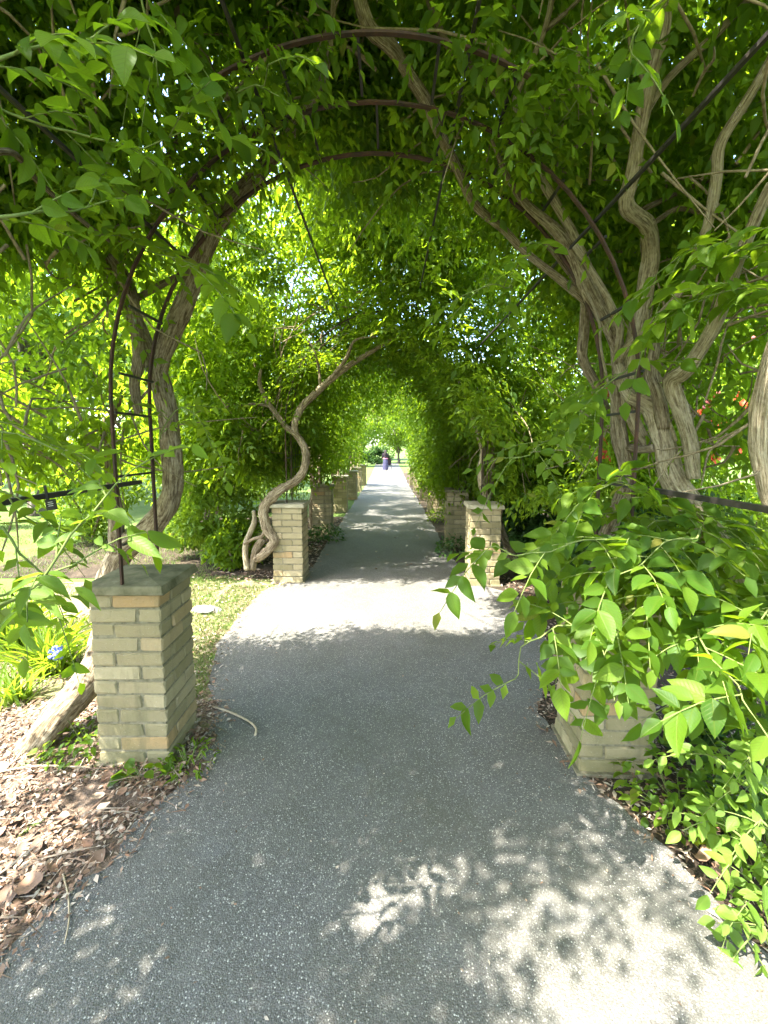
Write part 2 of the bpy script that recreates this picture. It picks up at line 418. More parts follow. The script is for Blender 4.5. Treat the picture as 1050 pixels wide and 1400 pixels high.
def near_leaf_mesh(name, mat, curl, seed):
    rng = np.random.default_rng(seed)
    xs = np.array([0, .07, .2, .36, .52, .68, .82, .92, 1.0]); w = np.array([0, .2, .41, .5, .47, .36, .22, .09, 0.0])
    V = []; uv = []; Fc = []
    for i, (x, h) in enumerate(zip(xs, w)):
        zz = -curl*x*x
        e = rng.normal(0, .012, 2)
        for sgn, k in ((-1, 0), (0, 0), (1, 1)):
            hh = h*(1+e[k])
            V.append((x, sgn*hh, zz + (abs(sgn)*hh*.22) + (0.02*math.sin(9*x+sgn+seed) if sgn else 0))); uv.append((0.5+sgn*h, x))
    for i in range(len(xs)-1):
        a = i*3; b = a+3
        for (p, q) in ((0, 1), (1, 2)):
            Fc.append((a+p, b+p, b+q, a+q))
    me = bpy.data.meshes.new(name); me.from_pydata(V, [], Fc)
    ul = me.uv_layers.new(name='UVMap')
    for l in me.loops: ul.data[l.index].uv = uv[l.vertex_index]
    me.polygons.foreach_set('use_smooth', [True]*len(me.polygons))
    me.materials.append(mat); me.update()
    return me
NEAR = {k: [near_leaf_mesh('leaf', M[k], c, i) for i, c in enumerate((.08, .2, .32, .14))] for k in ('leaf_near', 'leaf_lime_near')}

def leaf_parts(root, arr, kind, limit=300):
    """the leaves that show largest become parts of their own; the rest is returned"""
    p, d, n, L, W = arr
    mid = p + unit(d)*L[:, None]*.5
    x, y, z = project(mid)
    s = 600*L/np.maximum(z, .05)
    vis = (z > .15) & (x > -20) & (x < 1070) & (y > -20) & (y < 1420)
    s = np.where(vis, s, 0)
    idx = np.argsort(-s)[:limit]; idx = idx[s[idx] > 9]
    dd, yy, zz = frames(d, n)
    org = np.array(root.location)
    for c, i in enumerate(idx):
        o = bpy.data.objects.new('leaf', NEAR[kind][c % 4]); COL.objects.link(o); o.parent = root
        Mx = Matrix.Identity(4)
        for r in range(3):
            Mx[r][0] = dd[i, r]*L[i]; Mx[r][1] = yy[i, r]*W[i]; Mx[r][2] = zz[i, r]*L[i]; Mx[r][3] = p[i, r]-org[r]
        o.matrix_local = Mx
    keep = np.ones(len(p), bool); keep[idx] = False
    return [a[keep] for a in arr]

def compound(B, Rd, Up, Lr, pairs, ll, droop=0.25, ratio=0.42, rng=RNG, hang=0.35):
    """pinnate leaves: bases B, rachis directions Rd; returns leaflet arrays"""
    k = len(B); Rd = unit(Rd); S = unit(np.cross(Rd, Up)); U = np.cross(S, Rd)
    out = Leaves(); down = np.array([0, 0, -1.0])
    for j in range(pairs+1):
        t = (j+0.6)/(pairs+0.6) if j < pairs else 1.0
        base = B + Rd*(Lr*t)[:, None] + down*(droop*Lr*t*t)[:, None]
        tang = unit(Rd + down*(2*droop*t))
        for sg in ((-1, 1) if j < pairs else (0,)):
            d = tang*(0.55 if sg else 1.0) + S*(0.85*sg) + down*hang + rng.normal(0, .22, (k, 3))
            n = U + S*(-0.25*sg) + rng.normal(0, .3, (k, 3))
            sz = ll*rng.uniform(.62, 1.2, k)*(1.0 if 0 < j else .8)
            out.add(base + rng.normal(0, .004, (k, 3)), unit(d), n, sz, sz*ratio*rng.uniform(.85, 1.2, k))
    return out.cat()

def merge(*arrs): return [np.concatenate([a[i] for a in arrs]) for i in range(5)]

# where the sun reaches the ground between the arches: canopy sprays that would stand in the way are thin there
def sun_keep(P, rng=RNG):
    h = P[:, 2] - zg(P[:, 1])
    G = P[:, :2] + np.array([SUN.x, SUN.y])*(h/(-SUN.z))[:, None]
    x, y = G[:, 0], G[:, 1]
    nz = noise3(np.stack([x, y, 0*x], 1), 4.5)
    keep = np.ones(len(P))
    def reg(cond, k):
        keep[cond] = np.minimum(keep[cond], k)
    reg((y > 3.52+.35*(nz-.5)) & (y < 5.25+.3*(nz-.5)) & (x > -3.5) & (x < np.where(y < 4.5, 1.32+.3*(nz-.5), 1.85)), 0.0)
    reg((((x-1.02)/.72)**2 + ((y-1.08)/.42)**2 < 1.0) & (nz > .28), 0.0)
    reg((x < -1.12) & (y > .8) & (y < 2.5) & (nz > .16), 0.0)
    reg((x < -1.35) & (y >= 2.5) & (y < 5.2), 0.0)
    reg((y > 8.3) & (y < 11.6) & (nz > .50), 0.0)
    reg((y >= 11.6) & (y < 19) & (nz > .62), 0.0)
    reg((y >= 20.5), 0.0)
    return keep

LIT = [((-.74, .90, 1.33), .10), ((-.64, .96, 1.46), .09), ((1.0, 1.2, .95), .28), ((1.4, 1.25, .40), .42), ((.62, 1.45, 1.05), .14), ((1.4, 4.15, 2.1), .42), ((.95, 4.1, 2.6), .30), ((1.7, 4.3, 1.6), .40), ((1.9, 5.0, 2.4), .35), ((-.5, 4.2, 3.0), .3)]
def clear_rays(P):
    ok = np.ones(len(P), bool); S = np.array(SUN)
    for c, r in LIT:
        v = P - np.array(c); t = -(v @ S); d = np.linalg.norm(v + t[:, None]*S, axis=1)
        ok &= ~((t > .18) & (d < r))
    return ok
def lit_only(arr):
    ok = clear_rays(arr[0]); return [a[ok] for a in arr]
ARC = dict(cx=-0.08, zc=1.80)
def hoop_bases(n, y0, y1, side, rmin, rmax, zlow, rng, thr=.36, nsc=1.6, wall=0.35, beta=(1.3, 2.0), front=False, wallmin=0, bare=None):
    """points in the leafy shell over the arches; side -1 left, +1 right"""
    out = []
    need = n; tries = 0
    while need > 0 and tries < 40:
        tries += 1
        m = int(need*2.2)+64
        y = rng.uniform(y0, y1, m); r = rmin + (rmax-rmin)*rng.beta(*beta, m)
        onwall = rng.uniform(0, 1, m) < wall
        a = rng.uniform(-.06, 1.0, m)*math.pi/2
        X = np.where(onwall, np.maximum(r, wallmin), r*np.cos(a)); Z = np.where(onwall, zlow + (1.8-zlow)*rng.uniform(0, 1, m)**.75, 1.8 + r*np.sin(a))
        P = np.stack([ARC['cx'] + side*X, y, Z + zg(y)], 1)
        nz = noise3(P, nsc) * .7 + noise3(P, nsc*2.7, 3)*.3
        ok = nz > thr
        ok &= rng.uniform(0, 1, m) < sun_keep(P, rng)
        ok &= clear_rays(P)
        if bare: ok &= ~((y < bare[0]) & (r < bare[1]) & (rng.uniform(0, 1, m) < .9))
        if front: ok &= (P[:, 2] > 2.55) | (rng.uniform(0, 1, m) < .22)
        if front: ok &= (y > 2.25) | (r > 1.62 + .5*np.clip(2.0-y, 0, 1.2)) | ((P[:, 2] > 2.75) & (y > 1.7) & (noise3(P, 2.5, 5) > .68))
        P = P[ok][:need]; out.append(P); need -= len(P)
    return np.concatenate(out)

def hoop_wrap(n, side, seed, ll=.065, a0=.18):
    rng = np.random.default_rng(seed)
    a = rng.uniform(a0, .46, n)*math.pi; r = rng.uniform(1.2, 1.42, n); y = rng.choice([1.72, 2.04, 2.2], n)+rng.normal(0, .07, n)
    P = np.stack([ARC['cx']+side*r*np.cos(a), y, 1.8+r*np.sin(a)], 1)
    P = P[(noise3(P, 3.0, 2) > .42) & clear_rays(P) & (rng.uniform(0, 1, n) < sun_keep(P, rng))]; k = len(P)
    d = rng.normal(0, 1, (k, 3))*np.array([.9, .8, .4]) + np.array([0, 0, -.3])
    return compound(P, d, np.array([0, -.3, 1.0])+rng.normal(0, .3, (k, 3)), .2*rng.uniform(.7, 1.2, k), 4, ll, rng=rng, hang=.4)
def shade_filler(n, x0, x1, y0, y1, seed, ll=.09):  # sprays added out of view, up the sun's rays, to shade the path
    rng = np.random.default_rng(seed)
    G = np.stack([rng.uniform(x0, x1, n), rng.uniform(y0, y1, n)], 1); h = rng.uniform(3.55, 4.25, n)
    P = np.stack([G[:, 0]-SUN.x*h/-SUN.z, G[:, 1]-SUN.y*h/-SUN.z, h], 1)
    P = P[(rng.uniform(0, 1, n) < sun_keep(P, rng)) & clear_rays(P) & (noise3(P, 2.2) > .26) & (P[:, 2]-1.6 > P[:, 1]+.1)]
    k = len(P); d = rng.normal(0, 1, (k, 3))*np.array([1, 1, .35])
    return compound(P, d, np.array([0, 0, 1.0])+rng.normal(0, .3, (k, 3)), .28*rng.uniform(.7, 1.2, k), 4, ll, rng=rng)
def hoop_foliage(n, y0, y1, side, rmin, rmax, zlow, seed, ll=0.075, pairs=4, Lr=.26, hang=.55, flat=0.0, **kw):
    rng = np.random.default_rng(seed)
    B = hoop_bases(n, y0, y1, side, rmin, rmax, zlow, rng, **kw)
    k = len(B)
    rel = B - np.array([ARC['cx'], 0, 1.8]); rel[:, 1] = 0; rel[:, 2] = np.maximum(rel[:, 2], -.1)
    outw = unit(rel)
    d = outw*0.25 + rng.normal(0, 1, (k, 3))*np.array([.8, .9, .35*(1-flat)]) + np.array([0, 0, -.25+.2*flat])
    up = outw*.8 + np.array([0, 0, .8]) + rng.normal(0, .3, (k, 3))
    return compound(B, d, up, Lr*rng.uniform(.7, 1.25, k), pairs, ll, droop=.35, rng=rng, hang=hang)

# ------------------------------------------------------------------ the ground
def sheet(name, mat, outline_fn, ys, dz, kind='structure', nx=10, jit=0):
    """strip along the path: outline_fn(y) -> x0, x1"""
    V = []; Fc = []
    rng = np.random.default_rng(5)
    for y in ys:
        x0, x1 = outline_fn(y)
        for k in range(nx+1):
            V.append((x0+(x1-x0)*k/nx, y, float(zg(y))+dz + (rng.normal(0, jit) if jit and 0 < k < nx else 0)))
    w = nx+1
    for i in range(len(ys)-1):
        for k in range(nx): Fc.append((i*w+k, i*w+k+1, (i+1)*w+k+1, (i+1)*w+k))
    me = bpy.data.meshes.new(name); me.from_pydata(V, [], Fc); me.materials.append(mat); me.update()
    o = link(name, me); tag(o, kind=kind); return o
ys_far = np.concatenate([np.linspace(-30, 5, 8), np.linspace(8, 60, 18), np.array([80, 120, 200, 400, 900])])
tag(sheet('lawn', M['lawn'], lambda y: (-900, 900), ys_far, -0.012), kind='structure')
def wob(y, s, a): return .35*a*(math.sin(y*31+s)+math.sin(y*53+3*s)) + a*(math.sin(y*2.1+s)+.6*math.sin(y*5.3+2*s)+.4*math.sin(y*11.7+s*3))
def L_edge(y):
    pts = [(-4, -1.3), (1.0, -1.28), (1.2, -1.22), (1.55, -1.1), (1.95, -.95), (2.4, -1.02), (2.8, -1.2), (3.4, -1.4), (4.7, -1.36), (5.1, -1.0), (7, -1.02), (22, -1.02), (30, -1.1), (60, -1.6)]
    return float(np.interp(y, *zip(*pts))) + wob(y, 1.0, .014)
def R_edge(y):
    pts = [(-4, 1.25), (1.2, 1.22), (1.55, 1.15), (1.9, .98), (2.5, .90), (3.0, 1.15), (3.6, 1.35), (4.6, 1.4), (5.0, .95), (7, .92), (14, .97), (22, .98), (30, 1.1), (60, 1.4)]
    return float(np.interp(y, *zip(*pts))) + wob(y, 2.0, .014)
ysp = np.concatenate([np.arange(-4, 6, .03), np.arange(6, 24, .3), np.arange(24, 61, 1.5)])
# beds either side are sheets just above the lawn
sheet('verge', M['verge'], lambda y: (-3.4+.4*math.sin(y), L_edge(y)+.08), np.arange(2.3, 5.1, .1), -0.004, nx=24, jit=.006)
sheet('mulch_bed', M['mulch'], lambda y: (-3.2+.3*math.sin(y*1.3), L_edge(y)+.08), np.arange(-3, 2.7, .1), -0.0005, nx=30, jit=.008)
sheet('soil_bed', M['soil'], lambda y: (-5.2, L_edge(y)+.06), np.arange(5.15, 10.5, .3), -0.004, nx=8)
sheet('soil_bed', M['soil'], lambda y: (R_edge(y)-.08, 6.0), np.arange(-3, 33, .3), -0.003, nx=10)
sheet('path', M['asphalt'], lambda y: (L_edge(y), R_edge(y)), ysp, 0.004, nx=6)

# ------------------------------------------------------------------ brick pillars
W, HEAD, JNT, CRS, NC = .345, .108, .010, .0735, 12
STR = W-HEAD-JNT
def chamfer_box(dx, dy, dz, c, rng, j=.0012):
    bm = bmesh.new(); bmesh.ops.create_cube(bm, size=1)
    for v in bm.verts: v.co = Vector((v.co.x*dx, v.co.y*dy, v.co.z*dz))
    bmesh.ops.bevel(bm, geom=list(bm.edges), offset=c, segments=1, affect='EDGES')
    for v in bm.verts: v.co += Vector(rng.normal(0, j, 3))
    return bm
def bm_mesh(bm, name, mat):
    me = bpy.data.meshes.new(name); bm.to_mesh(me); bm.free(); me.materials.append(mat); return me
_r = np.random.default_rng(3)
BRICKS = [bm_mesh(chamfer_box(STR, HEAD, CRS-JNT, .006, _r, .0022), 'brick', M['brick']) for _ in range(6)]
CAPM = {}
for key in ('cap', 'cap_pale'):
    bm = chamfer_box(W+.06, W+.06, .045, .006, _r, .002)
    for v in bm.verts:
        if v.co.z > 0: v.co.x *= .97; v.co.y *= .97
    r4 = bmesh.ops.poke(bm, faces=[f for f in bm.faces if f.normal.z > .9])
    for v in r4['verts']: v.co.z += .018
    CAPM[key] = bm_mesh(bm, 'cap', M[key])
mb = MB(); mb.box((0, 0, (NC*CRS)/2-.03), (W-.014, W-.014, NC*CRS+.06)); COREM = mb.mesh('mortar_core', M['mortar'], False)
mb = MB(); mb.box((0, 0, -.02), (W+.035, W+.035, .07)); FOOTM = mb.mesh('footing', M['mortar'], False)
def brick_spots(rng):
    out = []
    off = (W-STR)/2; hd = (W-HEAD)/2
    for c in range(NC):
        flip = c % 2
        for q in range(4):
            a = q*math.pi/2
            x = (-off if not flip else off); y = -hd
            if flip: pass
            pos = Matrix.Rotation(a, 3, 'Z') @ Vector((x, y, 0))
            out.append((pos.x+rng.normal(0, .0012), pos.y+rng.normal(0, .0012), (c+.5)*CRS+JNT/2, a+rng.normal(0, .006)))
    return out
def pillar(x, y, label, cap, detailed, rot=0.0):
    rng = np.random.default_rng(int(abs(x)*1000+y*77))
    root = thing('brick_pillar', label, 'pillar', (x, y, float(zg(y))), 'square buff brick pillars along both sides of the path')
    root.rotation_euler = (0, 0, rot)
    link('mortar_core', COREM, root, (0, 0, 0)); link('footing', FOOTM, root, (0, 0, 0))
    link('cap', CAPM[cap], root, (0, 0, NC*CRS+.0265))
    sp = brick_spots(rng)
    if detailed:
        for k, (bx, by, bz, a) in enumerate(sp):
            o = link('brick', BRICKS[int(rng.integers(6))], root, (bx, by, bz)); o.rotation_euler = (rng.normal(0, .004), rng.normal(0, .004), a)
    else:
        bm = bmesh.new()
        for bx, by, bz, a in sp:
            t = bmesh.ops.create_cube(bm, size=1, matrix=Matrix.Translation((bx, by, bz)) @ Matrix.Rotation(a, 4, 'Z') @ Matrix.Diagonal((STR, HEAD, CRS-JNT, 1)))
        o = link('brickwork', bm_mesh(bm, 'brickwork', M['brick']), root, (0, 0, 0)); o['kind'] = 'stuff'
    return root
PY = [(2.21, 2.165), (5.13, 5.04), (8.0, 7.1), (11.1, 11.2), (14.1, 14.0), (17.0, 16.9), (20.3, 20.1)]
LX = [-1.272, -1.152, -1.19, -1.2, -1.16, -1.2, -1.17]; RX = [1.115, 1.107, 1.12, 1.2, 1.2, 1.17, 1.17]
LLAB = ['nearest left brick pillar with dark mossy cap and an iron post rising from it',
        'pale sunlit brick pillar on the left beside the twisted bare vine trunk',
        'dark shaded brick pillar on the left just past the twisted trunk pillar',
        'fourth brick pillar on the left with dappled light and leaves over its cap',
        'fifth brick pillar on the left, narrow and pale, past the leafy capped one',
        'sixth brick pillar on the left, last but one before the lawn',
        'farthest left brick pillar standing at the end beside the open lawn']
RLAB = ['nearest right brick pillar, algae stained, half hidden under hanging vine leaves',
        'pale brick pillar on the right with a flat cap under a bare vine stem',
        'dark green stained brick pillar on the right directly behind the pale one',
        'sunlit brick pillar on the right with two pale stems leaning against it',
        'fifth brick pillar on the right, bright in the sun beyond the leaning stems',
        'sixth brick pillar on the right beside the sunny hedge',
        'farthest right brick pillar where the shaded path meets full sun']
for i in range(7):
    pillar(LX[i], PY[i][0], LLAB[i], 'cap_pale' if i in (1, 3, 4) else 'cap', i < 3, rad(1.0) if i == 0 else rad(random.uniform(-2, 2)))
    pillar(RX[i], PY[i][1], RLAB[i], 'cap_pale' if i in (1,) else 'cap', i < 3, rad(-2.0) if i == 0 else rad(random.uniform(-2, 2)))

# ------------------------------------------------------------------ iron arches
R_IN, R_OUT = 1.25, 1.25
ALAB = ['black iron ladder arch nearest overhead, standing on the nearest pillars',
        'black iron ladder arch over the second pair of pillars by the twisted vine',
        'black iron ladder arch over the third, dark pair of pillars',
        'iron ladder arch over the fourth pair of pillars deep in the tunnel',
        'thin iron arch over the fifth pair of pillars', 'thin iron arch over the sixth pair of pillars',
        'farthest iron arch at the end of the tunnel']
def arch(i):
    yl, yr = PY[i]; ym = (yl+yr)/2; z0 = float(zg(ym)); cx = (LX[i]+RX[i])/2
    root = thing('iron_arch', ALAB[i], 'arch', (cx, ym, z0), 'iron arches carrying the vines over the path')
    half = (RX[i]-LX[i])/2 + .005
    dys = {0: (.165, -.165, -.48), 1: (.14, -.14), 2: (.14, -.14)}.get(i, (.12,))
    def yat(x, dy): return yl + (yr-yl)*(x-cx+half)/(2*half) + dy
    for q, dy in enumerate(dys):
        lo = math.pi*(1.0 if q < 2 else .66)
        A = np.linspace(lo, math.pi-lo, 33)
        P = [(cx + half/R_IN*R_IN*math.cos(a), 1.8 + R_IN*math.sin(a)) for a in A]
        if q < 2: P = [(cx-half, .93)] + P + [(cx+half, .93)]
        m = MB()
        for k in range(len(P)-1):
            a = np.array((P[k][0], yat(P[k][0], dy), z0+P[k][1])); b = np.array((P[k+1][0], yat(P[k+1][0], dy), z0+P[k+1][1]))
            e = unit(b-a)*.005; m.bar(a-e, b+e, .009, .018 if q else .024)
        m.build('hoop', M['rust'], root, smooth=False)
    for q in range(len(dys)-1):
        for k, a in enumerate(np.linspace(math.pi*.97, math.pi*.03, 13)):
            if q and not .34*math.pi < a < .66*math.pi: continue
            x = cx + half*math.cos(a) + (-.03 if q else .03); zz = 1.8 + R_IN*math.sin(a) + .012
            m = MB(); m.bar((x, yat(x, dys[q])-.02, z0+zz), (x, yat(x, dys[q+1])+.02, z0+zz), .011); m.build('tie', M['iron'], root, smooth=False)
        for sg in (-1, 1) if q == 0 else ():
            for zz in (1.12, 1.45, 1.75):
                x = cx+sg*half
                m = MB(); m.bar((x, yat(x, dys[0])-.02, z0+zz), (x, yat(x, dys[1])+.02, z0+zz), .011); m.build('tie', M['iron'], root, smooth=False)
    # long purlins that run from this arch towards the next one
    y2 = (PY[i+1][0]+PY[i+1][1])/2 if i < 6 else ym+.2
    y1 = .8 if i == 0 else ym-.15
    for a in (math.pi*.80, math.pi*.62, math.pi*.40, math.pi*.20):
        ye_ = ym+.2 if i == 0 and a > 2.2 else y2
        m = MB(); pz = 1.8+R_OUT*math.sin(a)+.022; px = cx+half*math.cos(a)
        m.bar((px, y1, z0+pz), (px, ye_, float(zg(ye_))+pz), .012); m.build('purlin', M['iron'], root, smooth=False)
    if i == 0:
        for sg in (-1, 1):
            m = MB(); m.bar((cx+sg*(half+.03), -1.0, 1.405), (cx+sg*(half+.03), 2.3, 1.405), .02); m.build('side_rail', M['iron'], root, smooth=False)
    if i in (1, 2, 3):                                    # light wire trellis on the left flank
        m = MB()
        for zz in np.arange(.35, 2.0, .16): m.tube([(LX[i]-.05, yl+.3, z0+zz), (LX[i]-.05, yl+1.1, z0+zz)], .003, 5, step=1)
        for yy in np.arange(yl+.3, yl+1.2, .16): m.tube([(LX[i]-.055, yy, z0+.1), (LX[i]-.055, yy, z0+2.0)], .003, 5, step=1)
        m.build('wire_trellis', M['iron'], root)
    return root
for i in range(7): arch(i)

# ------------------------------------------------------------------ vines
def woody(root, name, trace, mat='bark', ridge=.13, twist=3.0, n=12, step=.04, lump=.04, seed=None):
    """trace: list of (px, py, Y, width in px)"""
    pts = np.array([at(a, b, c) for a, b, c, w in trace])
    d = (pts-_C) @ _F
    rr = np.array([w for *_, w in trace])*d/600.0/2*.87
    m = MB(); m.tube(pts, rr, n, ridge, twist, seed if seed is not None else int(trace[0][0]*3+trace[0][1]), step, lump)
    return m.build(name, M[mat], root)

def vine(label, loc, group='climbing vines trained over the arches'):
    return thing('climbing_vine', label, 'vine', loc, group)

def twig_mass(root, n, y0, y1, side, rmin, rmax, zlow, seed, w=.004):
    rng = np.random.default_rng(seed); m = MB()
    B = hoop_bases(n, y0, y1, side, rmin, rmax, zlow, rng, thr=.2, wall=.2)
    for k, b in enumerate(B):
        rel = np.array([b[0]-ARC['cx'], 0, max(b[2]-1.8, 0)]); o = rel/max(np.linalg.norm(rel), .1)
        tg = np.cross(o, [0, 1, 0]); L = rng.uniform(.25, .9)
        d = unit(tg*rng.choice([-1, 1])*.9 + np.array([0, rng.normal(0, .8), 0]) + o*rng.normal(.1, .35))
        p = [b]; c = b.copy()
        for q in range(3):
            d = unit(d + rng.normal(0, .35, 3)); c = c + d*L/3; p.append(c)
        m.tube(p, [w*rng.uniform(1, 2.2), w*1.3, w, w*.5], 5, step=.2, caps=False)
    o = m.build('twigs', M['twig'], root); o['kind'] = 'stuff'

def foliage(root, arr, tpl=TPL8, mat='leaf', name='foliage'):
    if len(arr[0]) == 0: return
    fx, fy, z = project(arr[0]); ap = 600*arr[3]/np.maximum(np.abs(z), .3)
    vis = (z > .1) & (fx > -120) & (fx < 1170) & (fy > -120)
    for k, (sel, tp) in enumerate((((ap > 23) & vis, TPL8), ((ap > 8.5) & (ap <= 23) & vis, TPL4), ((ap <= 8.5) | ~vis, TPL2))):
        if sel.any():
            o = link(name, bake(name, [a[sel] for a in arr], tp, M[mat]), root); o['kind'] = 'stuff'

def shoot(root, trace, ncomp, ll, seed, mat='stem', Lr=.24, pairs=4, w=.0027, droop=.3, out=None, hang=.22, ratio=.52, build=True):
    """a leafy shoot: a stem and pinnate leaves along it"""
    rng = np.random.default_rng(seed)
    pts = np.array([at(a, b, c) for a, b, c in trace])
    pts, _ = spline(pts, np.ones(len(pts)), .09); pts[1:-1] += rng.normal(0, .012, (len(pts)-2, 3))
    if build:
        m = MB(); m.tube(pts, np.linspace(w*1.6, w*.6, len(pts)), 6, step=.06); m.build('shoot', M[mat], root)
    P, _ = spline(pts, np.ones(len(pts)), .02)
    T = unit(np.gradient(P, axis=0))
    idx = np.linspace(len(P)*.12, len(P)-1, ncomp).astype(int)
    B = P[idx]; t = T[idx]
    side = unit(np.cross(t, [0, 0, 1.0]))*np.where(np.arange(ncomp) % 2, 1, -1)[:, None]
    d = t*.75 + side*.7 + rng.normal(0, .25, (ncomp, 3)) + np.array([0, 0, .12]); d[-1] = t[-1]
    up = np.tile([0, -.45, 1.0], (ncomp, 1)) + rng.normal(0, .2, (ncomp, 3))
    L = Lr*rng.uniform(.75, 1.15, ncomp)
    arr = compound(B, d, up, L, pairs, ll, droop=droop, rng=rng, hang=hang, ratio=ratio)
    # the rachises
    m = MB(); dn = np.array([0, 0, -1.0])
    for b, dd, l in zip(B, unit(d), L):
        m.tube([b, b+dd*l*.5+dn*droop*l*.25, b+dd*l+dn*droop*l], [.0022, .0017, .001], 5, step=.08, caps=False)
    o = m.build('leaf_stalks', M[mat], root); o['kind'] = 'stuff'
    if out is not None: out.append(arr)
    return arr

# ---- nearest vine on the left
v = vine('thick old vine trunk bowing up behind the nearest left brick pillar and forking overhead', (-1.86, 2.2, 0))
woody(v, 'trunk', [(42, 1032, 2.16, 46), (75, 985, 2.22, 44), (122, 928, 2.42, 42), (150, 850, 2.70, 38), (152, 790, 2.80, 36), (170, 750, 2.78, 34), (202, 725, 2.7, 34), (228, 692, 2.65, 32),
      (237, 640, 2.6, 30), (229, 570, 2.6, 29), (214, 500, 2.6, 30)], step=.03, n=18, ridge=.16)
woody(v, 'branch', [(214, 510, 2.6, 30), (238, 445, 2.58, 29), (262, 390, 2.55, 27), (282, 330, 2.5, 29), (310, 285, 2.45, 25), (350, 240, 2.4, 24), (385, 200, 2.3, 20), (420, 150, 2.2, 15), (440, 108, 2.1, 12), (452, 60, 2.0, 10), (456, 0, 1.92, 9), (460, -80, 1.85, 7)], n=16, step=.03)
woody(v, 'branch', [(213, 505, 2.6, 26), (192, 455, 2.58, 25), (172, 405, 2.55, 24), (155, 362, 2.5, 24), (168, 330, 2.45, 22), (172, 285, 2.4, 22), (190, 250, 2.3, 18), (235, 215, 2.2, 14)], n=14, step=.03)
woody(v, 'branch', [(190, 566, 2.5, 12), (184, 527, 2.48, 16), (190, 478, 2.45, 18), (182, 415, 2.45, 18), (168, 375, 2.42, 16), (150, 350, 2.4, 12)], n=12, step=.03)
woody(v, 'branch', [(200, 310, 2.45, 22), (245, 262, 2.4, 22), (295, 213, 2.3, 19), (345, 188, 2.2, 14), (400, 160, 2.1, 10)], n=12)
woody(v, 'branch', [(243, -60, 1.9, 15), (245, 0, 1.95, 14), (246, 48, 2.0, 14), (272, 66, 2.05, 13), (291, 103, 2.1, 13), (315, 140, 2.15, 13), (331, 172, 2.2, 13), (346, 215, 2.3, 13)], n=10)
woody(v, 'branch', [(180, 412, 2.5, 10), (215, 392, 2.5, 10), (258, 372, 2.5, 9)], n=10)
woody(v, 'branch', [(208, 250, 2.3, 10), (238, 205, 2.25, 8), (248, 150, 2.15, 6), (256, 190, 2.1, 4)], n=8)
woody(v, 'branch', [(160, 755, 2.75, 24), (158, 700, 2.75, 22), (152, 650, 2.7, 17), (150, 590, 2.65, 12), (165, 540, 2.6, 7)], n=10)
A = hoop_foliage(7400, 1.0, 4.3, -1, 1.32, 2.6, 1.5, 21, thr=.33, ll=.068, pairs=5, wall=.13, front=True, beta=(1.6, 1.5))
A2 = hoop_foliage(3200, -1.6, 1.5, -1, 1.95, 2.8, 1.2, 22, ll=.085, pairs=4, wall=.22, thr=.3)  # unseen canopy above and behind the camera, made dense to shade the path
sh = []
shoot(v, [(290, 100, 2.05), (330, 122, 1.75), (385, 80, 1.4)], 4, .075, 5, out=sh, Lr=.16, pairs=3)
shoot(v, [(172, 300, 2.4), (195, 335, 1.9), (270, 370, 1.6)], 6, .10, 6, out=sh)
shoot(v, [(-60, 120, 1.3), (60, 165, 1.35), (170, 200, 1.4), (280, 180, 1.45)], 7, .09, 7, out=sh)
shoot(v, [(220, 600, 2.5), (250, 560, 2.4), (290, 600, 2.4)], 5, .07, 8, out=sh)
A = merge(A, A2, hoop_wrap(260, -1, 27), shade_filler(1000, -1.1, .5, .9, 3.0, 25), shade_filler(450, .3, 1.3, 1.75, 3.2, 26), *sh)  # includes the unseen sprays added only to shade the path
A = lit_only(A)
A = leaf_parts(v, A, 'leaf_near'); foliage(v, A); twig_mass(v, 130, 1.2, 3.0, -1, 1.4, 1.9, 1.5, 23)

# ---- nearest vine on the right: several pale stems
v = vine('many stemmed vine behind the nearest right brick pillar with pale branches and drooping leaf sprays', (1.75, 1.9, 0))
woody(v, 'trunk', [(1075, 905, 1.85, 50), (1030, 835, 1.9, 48), (975, 740, 2.0, 42), (920, 655, 2.1, 32), (909, 613, 2.15, 30), (896, 565, 2.2, 28), (878, 549, 2.22, 22), (857, 538, 2.25, 17), (845, 500, 2.3, 15)], 'bark_pale', step=.03, n=18, ridge=.15)
woody(v, 'trunk', [(820, 790, 2.4, 26), (826, 740, 2.4, 24), (840, 705, 2.4, 23), (857, 650, 2.35, 23), (848, 600, 2.35, 22), (844, 560, 2.35, 21), (846, 490, 2.35, 23), (834, 448, 2.35, 24), (806, 398, 2.32, 24), (785, 350, 2.3, 20), (760, 315, 2.25, 16), (720, 280, 2.2, 13), (692, 238, 2.1, 8), (672, 190, 2.0, 4)], step=.03, n=14)
woody(v, 'branch', [(885, 610, 2.3, 20), (868, 580, 2.3, 20), (858, 545, 2.3, 18), (862, 500, 2.3, 22), (873, 440, 2.3, 26), (885, 380, 2.25, 26), (890, 345, 2.2, 24), (884, 308, 2.1, 22), (856, 280, 2.0, 20), (866, 238, 1.95, 20), (877, 165, 1.85, 21), (896, 80, 1.75, 21), (907, 28, 1.7, 22), (898, -30, 1.62, 20)], 'bark_pale', step=.03, n=14)
woody(v, 'branch', [(908, 585, 2.15, 22), (901, 545, 2.15, 22), (890, 512, 2.2, 20), (896, 470, 2.2, 14)], n=12)
woody(v, 'branch', [(877, 165, 1.85, 12), (915, 106, 1.8, 12), (975, 50, 1.75, 12), (1030, -8, 1.7, 11)], 'bark_pale', n=10)
